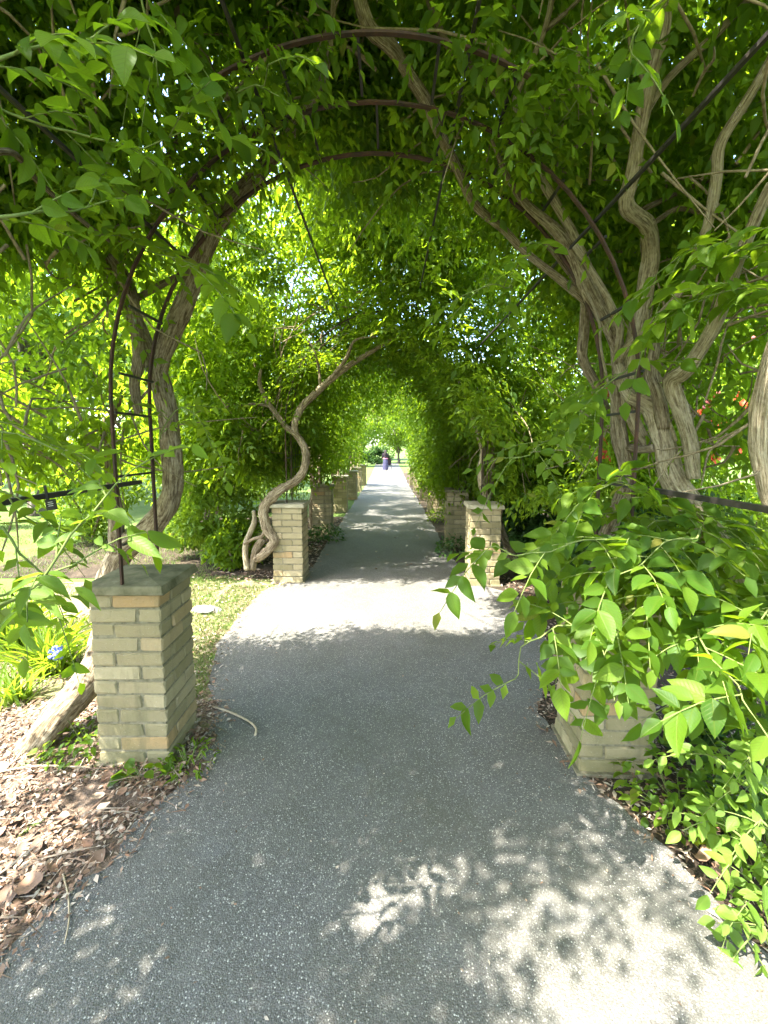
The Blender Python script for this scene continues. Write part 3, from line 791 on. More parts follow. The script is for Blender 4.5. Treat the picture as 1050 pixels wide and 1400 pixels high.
woody(v, 'branch', [(850, 490, 2.25, 10), (858, 474, 2.2, 11), (893, 440, 2.1, 11), (930, 398, 2.0, 11), (958, 330, 1.9, 12), (970, 298, 1.85, 14), (980, 240, 1.8, 15), (986, 196, 1.75, 16), (1026, 130, 1.65, 16), (1056, 78, 1.6, 16)], 'bark_pale', n=12, step=.03)
woody(v, 'branch', [(949, 655, 2.0, 18), (943, 606, 2.02, 20), (932, 567, 2.0, 22), (919, 522, 1.98, 23), (941, 503, 1.9, 22), (976, 446, 1.8, 21), (995, 395, 1.7, 20), (1016, 338, 1.62, 17), (1056, 250, 1.5, 15)], 'bark_pale', n=14, step=.03)
woody(v, 'branch', [(893, 612, 2.15, 13), (878, 615, 2.2, 12), (862, 612, 2.3, 14)], n=10)
woody(v, 'branch', [(830, 560, 2.5, 10), (813, 523, 2.5, 14), (796, 488, 2.5, 15), (799, 447, 2.5, 15), (797, 400, 2.45, 12), (770, 360, 2.4, 10), (745, 330, 2.35, 8)], n=10)
woody(v, 'branch', [(843, 482, 2.3, 10), (848, 450, 2.25, 11), (838, 424, 2.2, 11), (816, 382, 2.15, 10), (786, 336, 2.1, 9)], 'bark_pale', n=10)
woody(v, 'branch', [(850, 640, 2.2, 4), (851, 600, 2.2, 4), (840, 560, 2.2, 4), (822, 480, 2.2, 4), (819, 440, 2.2, 4), (802, 398, 2.2, 4)], 'bark_pale', n=8)
woody(v, 'branch', [(490, -40, 1.85, 20), (493, 2, 1.9, 20), (507, 40, 1.95, 20), (535, 65, 2.0, 20), (556, 98, 2.1, 19), (583, 140, 2.15, 19), (600, 178, 2.2, 18), (624, 226, 2.3, 16), (650, 280, 2.4, 13), (690, 316, 2.4, 12), (722, 348, 2.4, 12), (770, 385, 2.4, 13), (812, 420, 2.4, 14)], n=12, step=.03)
woody(v, 'branch', [(757, -20, 1.75, 9), (745, 40, 1.85, 10), (711, 120, 2.0, 9), (704, 148, 2.05, 9), (724, 200, 2.15, 11), (742, 248, 2.2, 14), (775, 305, 2.25, 16), (802, 365, 2.3, 17), (825, 430, 2.34, 16)], 'bark_pale', n=10)
woody(v, 'branch', [(745, 40, 1.85, 8), (774, 17, 1.8, 6), (800, -10, 1.75, 5)], n=8)
woody(v, 'branch', [(745, 250, 2.2, 8), (775, 210, 2.1, 6), (810, 190, 2.0, 4)], n=8)
woody(v, 'branch', [(872, 290, 2.1, 9), (930, 262, 2.1, 8), (985, 240, 2.1, 6), (1040, 215, 2.1, 4)], n=8)
woody(v, 'branch', [(885, 312, 2.1, 9), (925, 285, 2.1, 8), (960, 290, 2.05, 9), (1000, 290, 2.0, 10), (1060, 285, 1.9, 10)], n=8)
woody(v, 'branch', [(900, 260, 2.2, 6), (950, 255, 2.1, 6), (1010, 180, 2.0, 4)], n=8)
woody(v, 'branch', [(575, -30, 2.0, 10), (612, 60, 2.15, 12), (655, 100, 2.25, 12), (690, 140, 2.3, 10)], n=8)
A = hoop_foliage(8400, 1.0, 4.5, 1, 1.32, 2.6, 1.6, 31, thr=.33, ll=.068, pairs=5, wall=.05, front=True, beta=(1.6, 1.5))
A2 = hoop_foliage(2400, -1.6, 1.5, 1, 1.95, 2.8, 1.2, 32, ll=.085, pairs=4, wall=.15, thr=.3)  # right half of the unseen overhead canopy, there to shade the ground
S = []
shoot(v, [(925, 740, 1.85), (820, 735, 1.6), (730, 757, 1.5), (665, 752, 1.46)], 9, .085, 41, out=S)
shoot(v, [(960, 720, 1.8), (890, 760, 1.5), (830, 800, 1.4)], 9, .10, 42, out=S)
shoot(v, [(930, 800, 1.7), (820, 850, 1.55), (740, 870, 1.5), (700, 930, 1.5)], 10, .08, 43, out=S)
shoot(v, [(920, 700, 1.9), (850, 660, 1.75), (790, 690, 1.7)], 8, .095, 44, out=S)
shoot(v, [(930, 800, 1.6), (860, 840, 1.45), (825, 900, 1.4)], 6, .085, 45, out=S)
shoot(v, [(940, 830, 1.6), (960, 880, 1.35), (1000, 930, 1.22), (1035, 985, 1.15)], 9, .10, 46, out=S)
shoot(v, [(960, 690, 1.9), (1010, 740, 1.75), (1070, 790, 1.6)], 9, .10, 47, out=S)
shoot(v, [(980, 780, 1.75), (1000, 840, 1.5), (1060, 890, 1.4)], 9, .10, 49, out=S)
shoot(v, [(900, 780, 1.9), (850, 800, 1.75), (800, 830, 1.7)], 9, .095, 50, out=S)
shoot(v, [(900, 690, 2.0), (960, 700, 1.85), (1030, 720, 1.75)], 7, .085, 51, out=S)
shoot(v, [(735, 240, 2.2), (750, 190, 1.9), (800, 130, 1.7), (845, 60, 1.6)], 9, .075, 52, out=S)
shoot(v, [(960, 330, 1.8), (920, 370, 1.7), (900, 420, 1.7)], 6, .085, 53, out=S)
shoot(v, [(730, 330, 2.1), (700, 380, 1.95), (650, 400, 1.9)], 7, .085, 54, out=S)
shoot(v, [(860, 500, 2.0), (830, 520, 1.95), (800, 560, 1.9)], 6, .085, 55, out=S)
shoot(v, [(800, 640, 2.3), (750, 600, 2.2), (690, 640, 2.1)], 7, .08, 56, out=S)
for q, tr_ in enumerate([[(1000, 720, 2.0), (930, 770, 1.85), (870, 830, 1.75)], [(1040, 760, 1.9), (960, 830, 1.75), (900, 890, 1.7)], [(980, 700, 2.1), (880, 720, 1.95), (790, 760, 1.85)],
                         [(940, 760, 2.0), (850, 790, 1.9), (770, 830, 1.8)], [(1080, 900, 1.7), (1020, 920, 1.6), (960, 950, 1.55)],
                         [(900, 720, 2.1), (820, 700, 2.0), (760, 730, 1.9)], [(1090, 800, 1.5), (1040, 850, 1.4), (1000, 880, 1.35)]]):
    shoot(v, tr_, 9, .095, 500+q, out=S)
S = merge(*S)
S = leaf_parts(v, S, 'leaf_near', 300); foliage(v, S, mat='leaf', name='drooping_sprays')
foliage(v, lit_only(merge(A, A2, hoop_wrap(170, 1, 37, a0=.30)))); twig_mass(v, 150, 1.2, 3.0, 1, 1.4, 1.9, 1.5, 33)

# ---- vine rooted beside the camera, left: shoots in the near foreground
v = vine('leafy vine shoots close to the viewer at the left edge, pale leaves catching the sun', (-1.75, .3, 0))
woody(v, 'trunk', [(-700, 1600, .45, 60), (-700, 900, .6, 50), (-480, 500, .75, 40), (-160, 290, 1.1, 24), (0, 207, 1.3, 10), (50, 246, 1.5, 8), (105, 296, 1.7, 7), (150, 330, 1.8, 5)], n=12)
S = []
shoot(v, [(-70, 880, .95), (40, 790, .9), (120, 705, .95), (185, 640, 1.05)], 8, .072, 61, out=S, Lr=.16, pairs=2, ratio=.45)
shoot(v, [(-80, 840, 1.0), (20, 800, .95), (120, 760, .95)], 5, .09, 62, out=S, Lr=.16, pairs=2, ratio=.33)
S1 = merge(*S); S = []
shoot(v, [(-60, 560, 1.2), (20, 600, 1.25), (110, 640, 1.3)], 5, .07, 63, out=S)
shoot(v, [(-60, 640, 1.25), (30, 700, 1.3), (100, 730, 1.4)], 4, .07, 64, out=S)
shoot(v, [(-40, 100, .95), (50, 60, 1.0), (140, 40, 1.1)], 6, .07, 67, out=S)
shoot(v, [(-40, 300, 1.0), (50, 290, 1.1), (130, 260, 1.3)], 5, .07, 68, out=S)
shoot(v, [(-40, 720, 1.2), (40, 760, 1.25), (75, 830, 1.3)], 4, .055, 69, out=S)
shoot(v, [(180, -60, 1.3), (200, 20, 1.35), (215, 100, 1.4)], 6, .085, 70, out=S)
S1 = leaf_parts(v, lit_only(S1), 'leaf_lime_near', 110)
S2 = leaf_parts(v, lit_only(merge(*S)), 'leaf_near', 190); foliage(v, merge(S1, S2))

# ---- vine rooted beside the camera, right
v = vine('stout bare vine stem at the right edge, beyond the drooping leaves', (1.75, 1.0, 0))
woody(v, 'trunk', [(1130, 900, 1.45, 36), (1088, 740, 1.45, 31), (1056, 684, 1.45, 28), (1043, 631, 1.45, 27), (1040, 580, 1.45, 26), (1047, 523, 1.42, 26), (1062, 470, 1.4, 26), (1090, 380, 1.35, 27), (1120, 250, 1.2, 26), (1100, 60, 1.1, 22)], 'bark_pale', n=16, step=.03, ridge=.16)
S = []
shoot(v, [(1100, -60, 1.1), (960, -40, 1.2), (880, 30, 1.25), (870, 80, 1.25)], 7, .07, 71, out=S, Lr=.15, pairs=3)
shoot(v, [(1100, 420, 1.4), (1030, 390, 1.5), (960, 410, 1.6)], 6, .085, 72, out=S)
shoot(v, [(1100, 300, 1.3), (1040, 330, 1.5), (990, 360, 1.6)], 6, .085, 73, out=S)
S = leaf_parts(v, merge(*S), 'leaf_near', 150); foliage(v, S)

# ---- second pair
v = vine('bare twisted grey vine trunk climbing beside the pale second left pillar', (-1.62, 5.05, 0))
woody(v, 'trunk', [(344, 778, 5.1, 13), (350, 752, 5.1, 12), (360, 737, 5.1, 12)], n=12, step=.03)
woody(v, 'trunk', [(350, 765, 5.0, 11), (367, 752, 4.95, 13), (375, 739, 4.95, 15), (367, 727, 4.95, 15), (362, 712, 4.95, 14), (361, 695, 4.95, 15), (370, 681, 4.95, 16), (383, 670, 4.95, 15), (400, 660, 4.98, 14), (411, 650, 5.0, 13), (417, 638, 5.0, 12), (417, 614, 5.0, 12), (407, 597, 5.0, 11), (390, 582, 5.0, 9), (373, 560, 5.0, 8), (364, 545, 4.95, 7), (355, 525, 4.9, 6), (357, 505, 4.9, 4)], n=14, step=.03, ridge=.2, twist=6)
woody(v, 'trunk', [(338, 779, 5.05, 10), (335, 748, 5.05, 9), (342, 728, 5.05, 9), (348, 712, 5.05, 8), (347, 698, 5.05, 6)], 'bark_pale', n=10)
woody(v, 'branch', [(334, 744, 4.98, 4), (346, 737, 4.95, 5), (358, 733, 4.95, 5), (364, 722, 4.95, 5)], n=8)
woody(v, 'branch', [(404, 594, 5.0, 10), (404, 576, 5.0, 11), (416, 553, 5.0, 12), (446, 524, 5.0, 11), (480, 498, 5.0, 8), (514, 477, 5.0, 6), (549, 456, 4.9, 4)], n=10, step=.03)
woody(v, 'branch', [(446, 524, 5.0, 6), (462, 505, 4.95, 6), (474, 488, 4.9, 6), (486, 465, 4.85, 4), (515, 460, 4.8, 2)], n=8)
woody(v, 'branch', [(370, 556, 5.0, 5), (350, 552, 4.95, 4), (325, 554, 4.9, 3), (305, 550, 4.85, 2)], n=7)
woody(v, 'branch', [(438, 530, 5.0, 5), (436, 505, 5.0, 4), (430, 480, 4.95, 3), (420, 465, 4.95, 2)], n=7)
A = hoop_foliage(9500, 3.9, 6.9, -1, .95, 3.3, beta=(1.1, 1.3), thr=.42, nsc=1.3, zlow=1.25, seed=81, ll=.082, pairs=4, hang=.25, flat=.7, wall=.2, wallmin=1.5, bare=(4.98, 1.5))
A = leaf_parts(v, A, 'leaf_near', 300); foliage(v, A, TPL4); twig_mass(v, 90, 4.6, 6.8, -1, 1.2, 1.7, 1.5, 83, .005)

v = vine('vine with two bare stems rising behind the pale second right pillar', (1.3, 5.25, 0))
woody(v, 'trunk', [(697, 765, 5.5, 9), (686, 722, 5.45, 9), (672, 695, 5.4, 12), (666, 682, 5.3, 13), (661, 668, 5.25, 12), (657, 645, 5.25, 11), (660, 614, 5.25, 10), (652, 589, 5.2, 9), (646, 567, 5.2, 8), (634, 535, 5.2, 7), (612, 500, 5.2, 6), (580, 470, 5.1, 4)], 'bark_pale', n=12, step=.03, ridge=.2)
woody(v, 'trunk', [(669, 690, 5.35, 9), (672, 660, 5.3, 7), (674, 636, 5.3, 7), (673, 608, 5.3, 6), (680, 570, 5.3, 5)], n=10)
woody(v, 'trunk', [(712, 778, 5.4, 8), (698, 752, 5.4, 8), (687, 735, 5.4, 7), (684, 705, 5.4, 6), (690, 690, 5.4, 4)], n=10)
A = hoop_foliage(9500, 3.9, 6.9, 1, .86, 3.3, beta=(1.1, 1.3), thr=.42, nsc=1.3, zlow=1.0, seed=91, ll=.082, pairs=4, hang=.25, flat=.7, wall=.25, wallmin=1.5)
A = leaf_parts(v, A, 'leaf_near', 300); foliage(v, A, TPL4); twig_mass(v, 90, 4.6, 6.8, 1, 1.2, 1.7, 1.5, 93, .005)

# ---- the vines further on
VL = ['dark vine stems over the shaded third left pillar', 'vine over the fourth left pillar, leaves spilling on its cap', 'vine over the fifth left pillar', 'thin vine over the sixth left pillar', 'last vine on the left, by the lawn']
VR = ['dense vine hiding the dark third right pillar cap', 'vine with pale stems leaning on the fourth right pillar', 'vine over the fifth right pillar', 'vine over the sixth right pillar', 'last vine on the right, by the sunny hedge']
counts = [4600, 2000, 800, 500, 300]
for k in range(5):
    i = k+2
    for sg, X, lab in ((-1, LX[i], VL[k]), (1, RX[i], VR[k])):
        y = PY[i][0] if sg < 0 else PY[i][1]; z0 = float(zg(y)); rng = np.random.default_rng(100+i*2+sg)
        v = vine(lab, (X+sg*.15, y+.3, z0))
        for b in range(3):
            a = np.linspace(0, 1, 9); P = []
            for t in a:
                if t < .4: p = (X+sg*(.16+.1*math.sin(6*t+b*2)), 0, t/.4*1.75)
                else:
                    an = (t-.4)/.6*1.5; p = (-.05+sg*(1.3+.06*b)*math.cos(an), 0, 1.8+(1.3+.05*b)*math.sin(an))
                P.append((p[0]+rng.normal(0, .04), y+.28-.12*b+rng.normal(0, .07), z0+p[2]))
            m = MB(); m.tube(P, np.linspace(.06, .015, 9)*(1-.22*b), 8, .15, 4, i*9+b, .08, .05); m.build('trunk' if b == 0 else 'branch', M['bark' if sg < 0 else 'bark_pale'], v)
        if i == 3 and sg > 0:
            for q, (dx, dy, h) in enumerate(((.38, -.35, .85), (.25, -.28, .7))):
                m = MB(); m.tube([(X+dx, y+dy, z0), (X+dx*.5, y+dy+.05, z0+h*.5), (X-.1, y-.19, z0+h)], [.035, .03, .022], 8, .1, 3, q, .06); m.build('leaning_stem', M['bark_pale'], v)
        ye = PY[i+1][0]-.6 if i < 6 else y+2.0
        ys0 = {2: 6.9, 3: 9.8}.get(i, y-1.0)
        A = hoop_foliage(int(counts[k]*(1 if sg < 0 else 1.25)), ys0, ye+.3, sg, .92 if i < 4 else 1.05, 2.1, 1.1 if sg < 0 else .8, 200+i*2+sg, ll=.085+.012*k, pairs=3, Lr=.3, thr=.38+.03*k, wall=.2 if sg < 0 else .42)
        foliage(v, A, TPL4 if i < 4 else TPL2)

# ------------------------------------------------------------------ shrubs and trees around
def crown_leaves(center, radii, n, ll, seed, clumps=40, shell=.5, up=.3, ratio=.5):
    rng = np.random.default_rng(seed)
    c = np.array(center, float); R = np.array(radii, float)
    u = unit(rng.normal(0, 1, (clumps, 3))); rr = rng.uniform(.45, 1.0, clumps)**.6
    cc = c + u*R*rr[:, None]*.82
    cr = rng.uniform(.22, .42, clumps)*R.mean()
    which = rng.integers(0, clumps, n)
    q = unit(rng.normal(0, 1, (n, 3))); t = rng.uniform(shell, 1.05, n)
    p = cc[which] + q*(cr[which]*t)[:, None]*np.array([1, 1, .75])
    d = q*.6 + rng.normal(0, .6, (n, 3)) + np.array([0, 0, -.25])
    nn = q*.5 + np.array([0, 0, up+.5]) + rng.normal(0, .45, (n, 3))
    keep = p[:, 2] > float(zg(c[1])) + .02
    L = ll*rng.uniform(.7, 1.25, n)
    return [p[keep], unit(d)[keep], nn[keep], L[keep], (L*ratio)[keep]], cc
def bush(name, label, cat, x, y, rx, h, n, ll, seed, mat='leaf_tree', group=None, clumps=40, tpl=TPL4, rz=None, ry=None, ratio=.5):
    z0 = float(zg(y)); rz = rz or h*.5
    root = thing(name, label, cat, (x, y, z0), group)
    arr, cc = crown_leaves((x, y, z0+h-rz), (rx, ry or rx, rz), n, ll, seed, clumps, ratio=ratio)
    foliage(root, arr, tpl, mat)
    m = MB(); rng = np.random.default_rng(seed)
    for k in range(6):
        e = cc[rng.integers(len(cc))]; s = np.array([x, y, z0])+rng.normal(0, .06, 3)*(1, 1, 0)
        m.tube([s, (s+e)/2+rng.normal(0, .08, 3), e], [.025, .018, .006], 6, step=.2)
    o = m.build('stems', M['twig'], root)
    return root
def tree(name, label, x, y, h, r, n, ll, seed, mat='leaf_tree', tr=.18, base=.3, group='trees beyond the garden', tpl=TPL2, clumps=60):
    z0 = float(zg(y))
    root = thing(name, label, 'tree', (x, y, z0), group)
    rz = h*(1-base)/2
    arr, cc = crown_leaves((x, y, z0+h-rz), (r, r, rz), n, ll, seed, clumps)
    foliage(root, arr, tpl, mat, 'crown')
    rng = np.random.default_rng(seed)
    m = MB(); m.tube([(x, y, z0-.05), (x+.05, y, z0+h*base*.6), (x-.04, y+.05, z0+h*base*1.2), (x, y, z0+h*.75)], [tr*1.25, tr, tr*.85, tr*.25], 10, .1, 1, seed, .25, .03); m.build('trunk', M['bark_tree'], root)
    for k in range(7):
        e = cc[rng.integers(len(cc))]; s = np.array([x, y, z0+h*base*rng.uniform(.9, 1.6)])
        m = MB(); m.tube([s, (s+e)/2+(0, 0, .1*r), e], [tr*.45, tr*.3, tr*.08], 6, step=.4); m.build('limb', M['bark_tree'], root)
    return root

# left
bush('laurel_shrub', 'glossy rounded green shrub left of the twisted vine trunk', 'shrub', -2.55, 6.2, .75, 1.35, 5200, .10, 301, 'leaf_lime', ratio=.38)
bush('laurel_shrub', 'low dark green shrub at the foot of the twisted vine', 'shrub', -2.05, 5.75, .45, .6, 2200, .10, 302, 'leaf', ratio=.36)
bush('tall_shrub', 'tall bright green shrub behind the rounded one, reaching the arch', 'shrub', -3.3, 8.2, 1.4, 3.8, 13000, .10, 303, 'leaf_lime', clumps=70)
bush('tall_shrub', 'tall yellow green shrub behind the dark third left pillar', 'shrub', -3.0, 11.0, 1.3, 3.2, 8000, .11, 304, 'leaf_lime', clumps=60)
LG = 'leafy trees closing the left side of the garden'
tree('garden_tree', 'broad bright green tree far left seen through the nearest vine leaves', -8.5, 10.5, 8.0, 3.0, 22000, .17, 311, 'leaf_lime', group=LG, base=.22)
tree('garden_tree', 'mid green tree left, behind the tall bright shrub', -5.2, 12.5, 7.5, 2.7, 18000, .17, 312, group=LG, base=.2)
tree('garden_tree', 'leafy tree at the left edge beyond the lawn', -13.5, 14, 9.0, 3.6, 20000, .2, 313, 'leaf_lime', group=LG, base=.2)
tree('garden_tree', 'tree with high crown left, behind the other garden trees', -9.0, 18, 10.5, 3.6, 18000, .22, 314, group=LG, base=.2)
tree('garden_tree', 'spreading tree in the far left corner of the garden', -18, 20, 10, 4.2, 18000, .24, 315, group=LG, base=.15)
bush('hedge_shrub', 'low clipped shrub beyond the pale strip on the left lawn', 'shrub', -9, 8.2, 1.6, 1.0, 4500, .12, 316, 'leaf_tree', ry=.7)
bush('tall_shrub', 'bushy green shrub on the lawn left of the bowed vine trunk', 'shrub', -5.2, 7.4, 1.0, 1.7, 5200, .10, 317, 'leaf_lime')
# right
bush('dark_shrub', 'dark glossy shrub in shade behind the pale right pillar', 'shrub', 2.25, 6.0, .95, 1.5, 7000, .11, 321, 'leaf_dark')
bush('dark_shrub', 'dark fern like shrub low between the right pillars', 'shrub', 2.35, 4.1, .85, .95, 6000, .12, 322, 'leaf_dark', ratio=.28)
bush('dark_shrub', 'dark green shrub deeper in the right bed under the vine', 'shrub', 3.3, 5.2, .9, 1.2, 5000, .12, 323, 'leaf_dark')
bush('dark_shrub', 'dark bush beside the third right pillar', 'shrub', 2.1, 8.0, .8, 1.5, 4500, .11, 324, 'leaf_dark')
fs = bush('flowering_shrub', 'sunlit shrub with red orange blossoms seen between the right vine trunks', 'shrub', 4.3, 5.4, 1.5, 2.75, 13000, .09, 325, 'leaf_lime', clumps=60)
M['petal'] = mk_simple('red_petal', (0.42, 0.035, 0.02), (0.60, 0.09, 0.03), 30, .5)
M['petal_pink'] = mk_simple('pink_petal', (0.50, 0.10, 0.10), (0.65, 0.22, 0.22), 30, .5)
def blossom(mat):
    m = MB(); V = []; Fc = []
    for k in range(8):
        a = k*math.pi/4; V.append((.014*math.cos(a), .014*math.sin(a), 0))
    for k in range(8):
        a = k*math.pi/4; V.append((.018*math.cos(a), .018*math.sin(a), .05))
    for k in range(8):
        a = k*math.pi/4; r = .05 if k % 2 == 0 else .032; V.append((r*math.cos(a), r*math.sin(a), .062 if k % 2 else .055))
    for q in range(2):
        for k in range(8): Fc.append((q*8+k, q*8+(k+1) % 8, (q+1)*8+(k+1) % 8, (q+1)*8+k))
    m.add(V, Fc); return m.mesh('blossom', mat)
BL = [blossom(M['petal']), blossom(M['petal_pink'])]
rng = np.random.default_rng(77)
for k, (px, py) in enumerate([(814, 541), (822, 536), (867, 562), (877, 588), (884, 604), (826, 546), (816, 628), (959, 560), (970, 558), (962, 568), (979, 582), (965, 584), (1018, 556), (1028, 462), (1045, 470), (996, 613), (968, 630), (1014, 585), (965, 540), (1005, 548), (824, 600), (925, 600)]):
    p = at(px, py, 3.9+.2*rng.uniform(-1, 1))
    o = link('blossom', BL[1 if k % 5 == 3 else 0], fs, tuple(p-np.array(fs.location)))
    o.rotation_euler = (rad(70)+rng.normal(0, .5), rng.normal(0, .4), rng.normal(.3, .6)); s = rng.uniform(1.0, 1.6); o.scale = (s, s, s)
RG = 'leafy trees closing the right side of the garden'
tree('garden_tree', 'bright tree right, behind the flowering shrub', 8.0, 8.5, 7.0, 2.7, 18000, .16, 331, 'leaf_lime', group=RG, base=.15)
tree('garden_tree', 'green tree right, between the second and third pillars', 4.6, 10.0, 6.0, 2.2, 14000, .15, 332, group=RG, base=.15)
tree('garden_tree', 'tree at the right edge beyond the vine stems', 8.5, 4.2, 6.5, 2.4, 15000, .14, 333, 'leaf_lime', group=RG, base=.15)
tree('garden_tree', 'taller tree right, behind the other right hand trees', 9.5, 14.5, 9.5, 3.2, 14000, .2, 334, group=RG, base=.15)
HL = ['sunny hedge bush against the fourth right pillar', 'sunny hedge bush by the fifth right pillar', 'sunny hedge bush by the sixth right pillar', 'bright hedge bush just past the last right pillar', 'bright hedge bush right of the walking person', 'farthest hedge bush on the right of the path']
for k, (x, y, r, h) in enumerate([(2.15, 11.5, .9, 2.6), (2.2, 14.6, 1.0, 2.9), (2.3, 18, 1.1, 3.2), (2.6, 22.5, 1.3, 3.4), (3.0, 28, 1.5, 3.6), (3.6, 35.5, 1.8, 4.2)]):
    bush('hedge_bush', HL[k], 'shrub', x, y, r, h, 6000-500*k, .10+.02*k, 340+k, 'leaf_lime' if k != 0 else 'leaf_tree', group='bushes lining the right of the far path', tpl=TPL2 if k > 1 else TPL4, clumps=45)
# far end
FG = 'trees across the far lawn'
tree('park_tree', 'park tree with dark bare trunk on the far lawn left of the path', -3.6, 46, 9.5, 4.0, 14000, .3, 351, 'leaf_tree', tr=.35, base=.22, group=FG)
tree('park_tree', 'tree behind the person at the far end of the path', 1.5, 60, 11, 5.0, 14000, .35, 352, 'leaf_lime', group=FG, base=.08)
tree('park_tree', 'broad tree at the far end, left of the dark trunk', -12, 58, 13, 6, 14000, .4, 353, 'leaf_tree', group=FG, base=.12)
tree('park_tree', 'far tree right of the end of the path', 9, 56, 13, 6, 13000, .4, 354, 'leaf_lime', group=FG, base=.06)
tree('park_tree', 'tall tree in the last row straight ahead', -4, 74, 16, 7, 13000, .5, 355, 'leaf_tree', group=FG, base=.08)
tree('park_tree', 'tall far tree on the left skyline', -22, 66, 16, 8, 13000, .5, 356, 'leaf_tree', group=FG, base=.08)
tree('park_tree', 'tall far tree on the right skyline', 16, 72, 16, 8, 13000, .5, 357, 'leaf_tree', group=FG, base=.08)
for k, (x, y) in enumerate([(-8.5, 52), (-4.8, 54), (-1.2, 55)]):
    bush('dark_hedge', ['dark hedge on the far lawn, left part', 'dark hedge on the far lawn behind the bare trunk', 'dark hedge on the far lawn beside the person'][k], 'hedge', x, y, 2.3, 2.2, 4000, .25, 360+k, 'leaf_dark', group='dark hedge behind the far lawn', tpl=TPL2, ry=1.2)

# ------------------------------------------------------------------ low plants by the path
def strap_plant(name, label, cat, x, y, n, L, seed, mat='leaf_lime', group=None, flowers=0, w=.018, spread=.55):
    root = thing(name, label, cat, (x, y, float(zg(y))), group); rng = np.random.default_rng(seed)
    me = []
    for k in range(5):
        m = MB(); pts = []; c = rng.uniform(.5, 1.0)
        for q in range(7):
            t = q/6; a = 1.25 - 1.5*c*t*t
            pts.append((t*c*.75, 0, t*(1-.55*c*t)))
        V = []; Fc = []
        for q, p in enumerate(pts):
            ww = .5*(1-(q/6)**2.2)+.02
            V += [(p[0], -ww, p[2]), (p[0], 0, p[2]-.02), (p[0], ww, p[2])]
        for q in range(6):
            for e in (0, 1): Fc.append((q*3+e, q*3+e+1, q*3+4+e, q*3+3+e))
        m.add(V, Fc); me.append(m.mesh('leaf_blade', M[mat]))
    for k in range(n):
        o = link('leaf_blade', me[k % 5], root, (rng.normal(0, .05), rng.normal(0, .05), 0)); l = L*rng.uniform(.6, 1.15)
        o.rotation_euler = (rng.normal(0, .15), rng.normal(0, .2), rng.uniform(0, 6.28)); o.scale = (l*spread*1.6, w*rng.uniform(.7, 1.3), l)
    return root
ag = strap_plant('agapanthus', 'clump of strappy leaves with one blue flower left of the nearest pillar', 'plant', *at(70, 925, 2.95)[:2], 150, .52, 401)
M['blue'] = mk_simple('blue_petal', (0.10, 0.13, 0.42), (0.20, 0.24, 0.60), 40, .5)
p = at(78, 893, 2.8); org = np.array(ag.location)
m = MB(); m.tube([(org[0], org[1]-.02, 0), (p[0], p[1], p[2]*.6), p], [.005, .004, .003], 6, step=.05); m.build('flower_stalk', M['stem'], ag)
m = MB(); rng = np.random.default_rng(4)
for k in range(22):
    d = unit(rng.normal(0, 1, 3)+np.array([0, 0, .4])); m.tube([p, p+d*.028, p+d*.05], [.003, .006, .013], 6, step=.05)
m.build('flower_head', M['blue'], ag)
strap_plant('agapanthus', 'low clump of narrow leaves in front of the flowering clump at the left edge', 'plant', *at(25, 985, 2.6)[:2], 60, .34, 405)
strap_plant('agapanthus', 'second clump of narrow green leaves at the left edge, behind the flowering clump', 'plant', *at(15, 870, 3.3)[:2], 130, .55, 402)
strap_plant('strappy_plant', 'low strappy plant in the right corner below the yellow shoots', 'plant', 1.5, 1.35, 40, .30, 403, 'leaf_lime')
strap_plant('strappy_plant', 'arching dark leaves behind the nearest right pillar foot', 'plant', 1.75, 2.25, 50, .40, 404, 'leaf_dark')

def low_plant(name, label, x, y, r, h, n, ll, seed, mat, cat='plant', near=None, limit=120, ratio=.55):
    root = thing(name, label, cat, (x, y, float(zg(y)))); rng = np.random.default_rng(seed)
    a = rng.uniform(0, 6.28, n); q = r*np.sqrt(rng.uniform(0, 1, n))
    P = np.stack([x+q*np.cos(a), y+q*np.sin(a), float(zg(y))+h*rng.uniform(.15, 1, n)*(1-.5*(q/r)**2)], 1)
    d = np.stack([np.cos(a), np.sin(a), rng.normal(-.1, .3, n)], 1)+rng.normal(0, .5, (n, 3)); nn = np.array([0, 0, 1.0])+rng.normal(0, .35, (n, 3))
    L = ll*rng.uniform(.6, 1.2, n); arr = [P, unit(d), nn, L, L*ratio]
    if near: arr = leaf_parts(root, arr, near, limit)
    foliage(root, arr, TPL4, mat)
    m = MB()
    for k in range(0, n, max(1, n//24)): m.tube([(x+(P[k, 0]-x)*.4, y+(P[k, 1]-y)*.4, float(zg(y))), P[k]], [.003, .0015], 5, step=.1)
    m.build('stems', M['stem'], root)
    return root
low_plant('ground_ivy', 'dark leafy ground cover at the foot of the nearest right pillar', 1.32, 1.82, .26, .24, 240, .055, 411, 'leaf', near='leaf_near')
low_plant('ground_ivy', 'dark ground cover spreading right of the nearest right pillar', 1.75, 1.85, .4, .35, 420, .06, 412, 'leaf_dark', near='leaf_near', limit=150)
low_plant('ground_ivy', 'dark ground cover at the lower right edge under the yellow green shoots', 1.5, 1.62, .25, .25, 220, .06, 413, 'leaf_dark', near='leaf_near')
low_plant('weed', 'small round leaved weed at the front of the nearest left pillar', -1.18, 1.97, .10, .10, 14, .06, 414, 'leaf', near='leaf_near', ratio=.85)
low_plant('weed', 'weedy tuft on the corner of the nearest left pillar foot', -1.0, 2.05, .13, .09, 90, .04, 415, 'leaf', near='leaf_near', ratio=.3)
low_plant('weed', 'low weeds left of the nearest pillar under the slanting trunk', -1.62, 2.22, .22, .14, 200, .045, 416, 'leaf_lime', near='leaf_near')
low_plant('weed', 'low weeds beside the shaded third left pillar', -1.08, 7.4, .35, .3, 350, .07, 417, 'leaf_dark')
